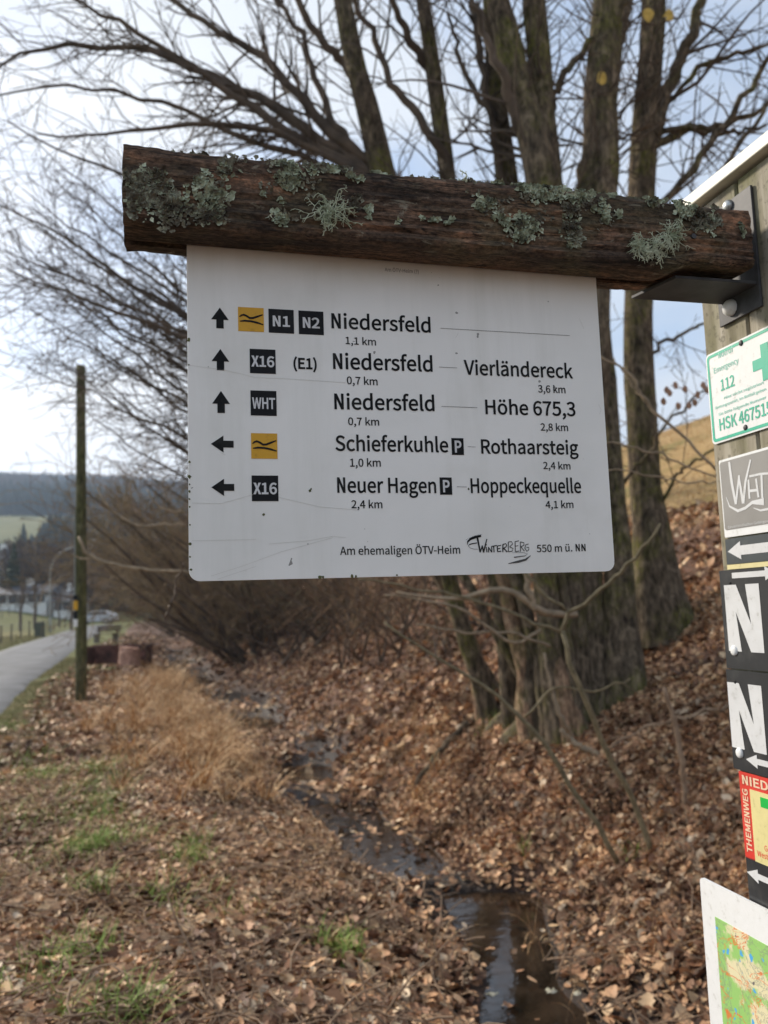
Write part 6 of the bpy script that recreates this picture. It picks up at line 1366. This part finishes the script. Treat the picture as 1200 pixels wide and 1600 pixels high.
ptext('Hier nicht registriert', 1132, 624, 1196, .0045, M['green_fade'], e, w); ptext('Rettungspunkt, im Notfall geben', 1118, 640, 1200, .0045, M['green_fade'], e, w); ptext('Sie bitte folgende Nummer', 1123, 650, 1200, .0045, M['green_fade'], e, w)
ptext('HSK 467515', 1125, 673, 1209, .019, M['green_print'], e, w, .02)
for px, py in ((1158, 536), (1165, 668)):
    u, v = PF.uv(px, py, w); bolt(PF, u, v, w, .0048, M['steel'], e, 'screw')
e, u0, v0, u1, v1, w = plate('winter_trail_plate', 'grey plate with white handwritten trail letters and white rim', 1126, 719.5, 841, M['white_plate'], left=-.094, right=.10, r=.003)
slab('print_area', PF, rrect(u0+.003, v0+.012, u1-.003, v1-.004, .004), nmat('taupe_print', [(0.35, (0.24, 0.23, 0.215)), (0.65, (0.33, 0.32, 0.30))], 5, .35, 0), e, w+.0001, w+.0006)
w += .0006
def c2(*pts): return [PF.uv(1110+a/7.62, 690+b_/7.62, w) for a, b_ in pts]
ribbons('trail_logo', PF, [(c2((225, 240), (255, 480), (305, 745)), [.005, .0062, .005]), (c2((305, 745), (345, 400)), [.005, .004]), (c2((340, 410), (392, 735)), [.004, .006]), (c2((392, 735), (420, 480), (480, 215)), [.006, .005, .0035]), (c2((455, 450), (468, 680)), .0042), (c2((455, 590), (570, 575)), .0042), (c2((545, 440), (575, 665)), .0042),
   (c2((465, 415), (600, 385), (750, 375)), .0035), (c2((610, 390), (622, 675)), .0045), (c2((190, 660), (230, 770), (330, 825), (420, 790), (500, 725), (640, 715)), [.0012, .003, .0048, .0048, .0052, .011]), (c2((515, 790), (600, 820), (700, 800)), [.001, .003, .004])], M['white_print'], e, w+.0004)
ptext('Sauerländischer Gebirgsverein', 1138, 826, 1215, .0040, M['white_print'], e, w, 0)
e, u0, v0, u1, v1, w = plate('double_arrow_plate', 'narrow dark plate with a white double-headed arrow', 1135.6, 842.5, 882, flat('slate_plate', (0.05, 0.06, 0.065), .4), left=-.094, right=.10, r=.001)
a, vv = PF.uv(1137.5, 862, w); hh = .0145; sh = .0075; bq = .096
slab('arrow_symbol', PF, [(a, vv), (a+.032, vv-hh), (a+.032, vv-sh), (bq-.032, vv-sh), (bq-.032, vv-hh), (bq, vv), (bq-.032, vv+hh), (bq-.032, vv+sh), (a+.032, vv+sh), (a+.032, vv+hh)], M['white_print'], e, w+.0001, w+.0006)
e, u0, v0, u1, v1, w = plate('edge_strip', 'thin cream and yellow strip between two trail plates', 1136, 883, 890, flat('cream_yellow', (0.66, 0.58, 0.30), .5), left=-.094, right=.10, r=.0005)
dk = flat('anthracite_plate', (0.022, 0.023, 0.026), .42, var=.2)
e, u0, v0, u1, v1, w = plate('letter_plate', 'upper black plate with a large white letter N and small right arrow', 1126, 892, 1042.5, dk, left=-.113, right=.11, r=.002, w0=.0036)
ptext('N', 1139, 1010, 1194, PF.uv(1139, 921, w)[1]-PF.uv(1139, 1010, w)[1], M['white_print'], e, w, .06)
a, vv = PF.uv(1144, 899.5, w); 
slab('arrow_symbol', PF, [(a, vv-.0045), (a+.078, vv-.0045), (a+.078, vv-.0105), (a+.105, vv), (a+.078, vv+.0105), (a+.078, vv+.0045), (a, vv+.0045)], M['white_print'], e, w+.0001, w+.0006)
u, v = PF.uv(1147.5, 1016.5, w); bolt(PF, u, v, w, .0085, M['white_plate'], e, 'rivet'); u, v = PF.uv(1141, 911.5, w); bolt(PF, u, v, w, .0028, M['lettering'], e, 'screw')
e, u0, v0, u1, v1, w = plate('letter_plate', 'lower black plate with a large white letter N and small left arrow', 1132, 1045, 1196, dk, left=-.116, right=.11, r=.002, w0=.0036)
ptext('N', 1144, 1160, 1197, PF.uv(1144, 1073, w)[1]-PF.uv(1144, 1160, w)[1], M['white_print'], e, w, .06)
a, vv = PF.uv(1166, 1186, w)
slab('arrow_symbol', PF, [(a, vv), (a+.026, vv-.0105), (a+.026, vv-.0045), (a+.09, vv-.0045), (a+.09, vv+.0045), (a+.026, vv+.0045), (a+.026, vv+.0105)], M['white_print'], e, w+.0001, w+.0006)
u, v = PF.uv(1156, 1176.5, w); bolt(PF, u, v, w, .0085, M['white_plate'], e, 'rivet'); u, v = PF.uv(1149, 1066, w); bolt(PF, u, v, w, .0028, M['lettering'], e, 'screw')
e, u0, v0, u1, v1, w = plate('theme_trail_plate', 'red and yellow theme trail plate with vertical lettering', 1152, 1203, 1334, flat('red_print', (0.62, 0.045, 0.03), .4), left=-.107, right=.10, r=.002)
slab('yellow_field', PF, [(u0+.024, v0), (u1-.004, v0), (u1-.004, v1-.024), (u0+.024, v1-.024)], flat('pale_yellow_print', (0.68, 0.60, 0.28), .45), e, w+.0001, w+.0005)
text('NIEDERSFELD', PF, u0+.008, v1-.0185, u1-.02, .013, flat('peach_print', (0.75, 0.55, 0.38), .5), e, w=w+.0006, off=.03)
text('THEMENWEG', PF, u0+.0185, v0+.010, u0+.0185+(v1-v0-.036), .012, bpy.data.materials['peach_print'], e, w=w+.0006, off=.03, rot=True)
slab('green_bar', PF, [(u0+.048, v1-.046), (u1-.02, v1-.046), (u1-.02, v1-.031), (u0+.048, v1-.031)], flat('bright_green_print', (0.01, 0.42, 0.06), .4), e, w+.0006, w+.001)
rd = bpy.data.materials['red_print']
text('Gr', PF, u0+.048, v0+.022, None, .008, rd, e, w=w+.0006); text('Westf', PF, u0+.030, v0+.010, None, .008, rd, e, w=w+.0006)
e, u0, v0, u1, v1, w = plate('arrow_plate', 'black plate with a small white left arrow above the map board', 1163, 1336, 1425, dk, left=-.106, right=.10, r=.002)
a, vv = PF.uv(1167.5, 1362, w)
slab('arrow_symbol', PF, [(a, vv), (a+.026, vv-.0105), (a+.026, vv-.0045), (a+.09, vv-.0045), (a+.09, vv+.0045), (a+.026, vv+.0045), (a+.026, vv+.0105)], M['white_print'], e, w+.0001, w+.0006)
# map board
u0, v1 = PF.uv(1093, 1370, .012); u1 = -u0+.02; v0 = v1-.42
e = empty('map_board', PF(0, v0, .004)); tag(e, 'white hiking map board fixed low on the post', 'map board')
slab('panel', PF, rrect(u0, v0, u1, v1, .008), M['white_plate'], e, .007, .012)
ma, mbv = PF.uv(1117.5, 1432, .012); md_ = PF.uv(1125, 1586, .012)[1]
slab('map_print', PF, [(ma, v0+.03), (u1-.045, v0+.03), (u1-.045, mbv), (ma, mbv)], M['map'], e, .0121, .0126)

# ------------------------------------------------------------------ the damp air of the valley
mt = bpy.data.materials.new('valley_air'); mt.use_nodes = True; t = mt.node_tree; t.nodes.clear()
o_ = t.nodes.new('ShaderNodeOutputMaterial'); v_ = t.nodes.new('ShaderNodeVolumePrincipled')
v_.inputs['Color'].default_value = (0.62, 0.78, 1.0, 1); v_.inputs['Density'].default_value = HAZE; v_.inputs['Anisotropy'].default_value = 0.2
t.links.new(v_.outputs[0], o_.inputs['Volume'])
mb = MB(); mb.box((-2600, -90, -8), (2600, 3300, 235)); hz_ = mb.build('haze', mt); tag(hz_, 'thin bluish haze filling the valley in front of the far hill', 'haze', kind='stuff')
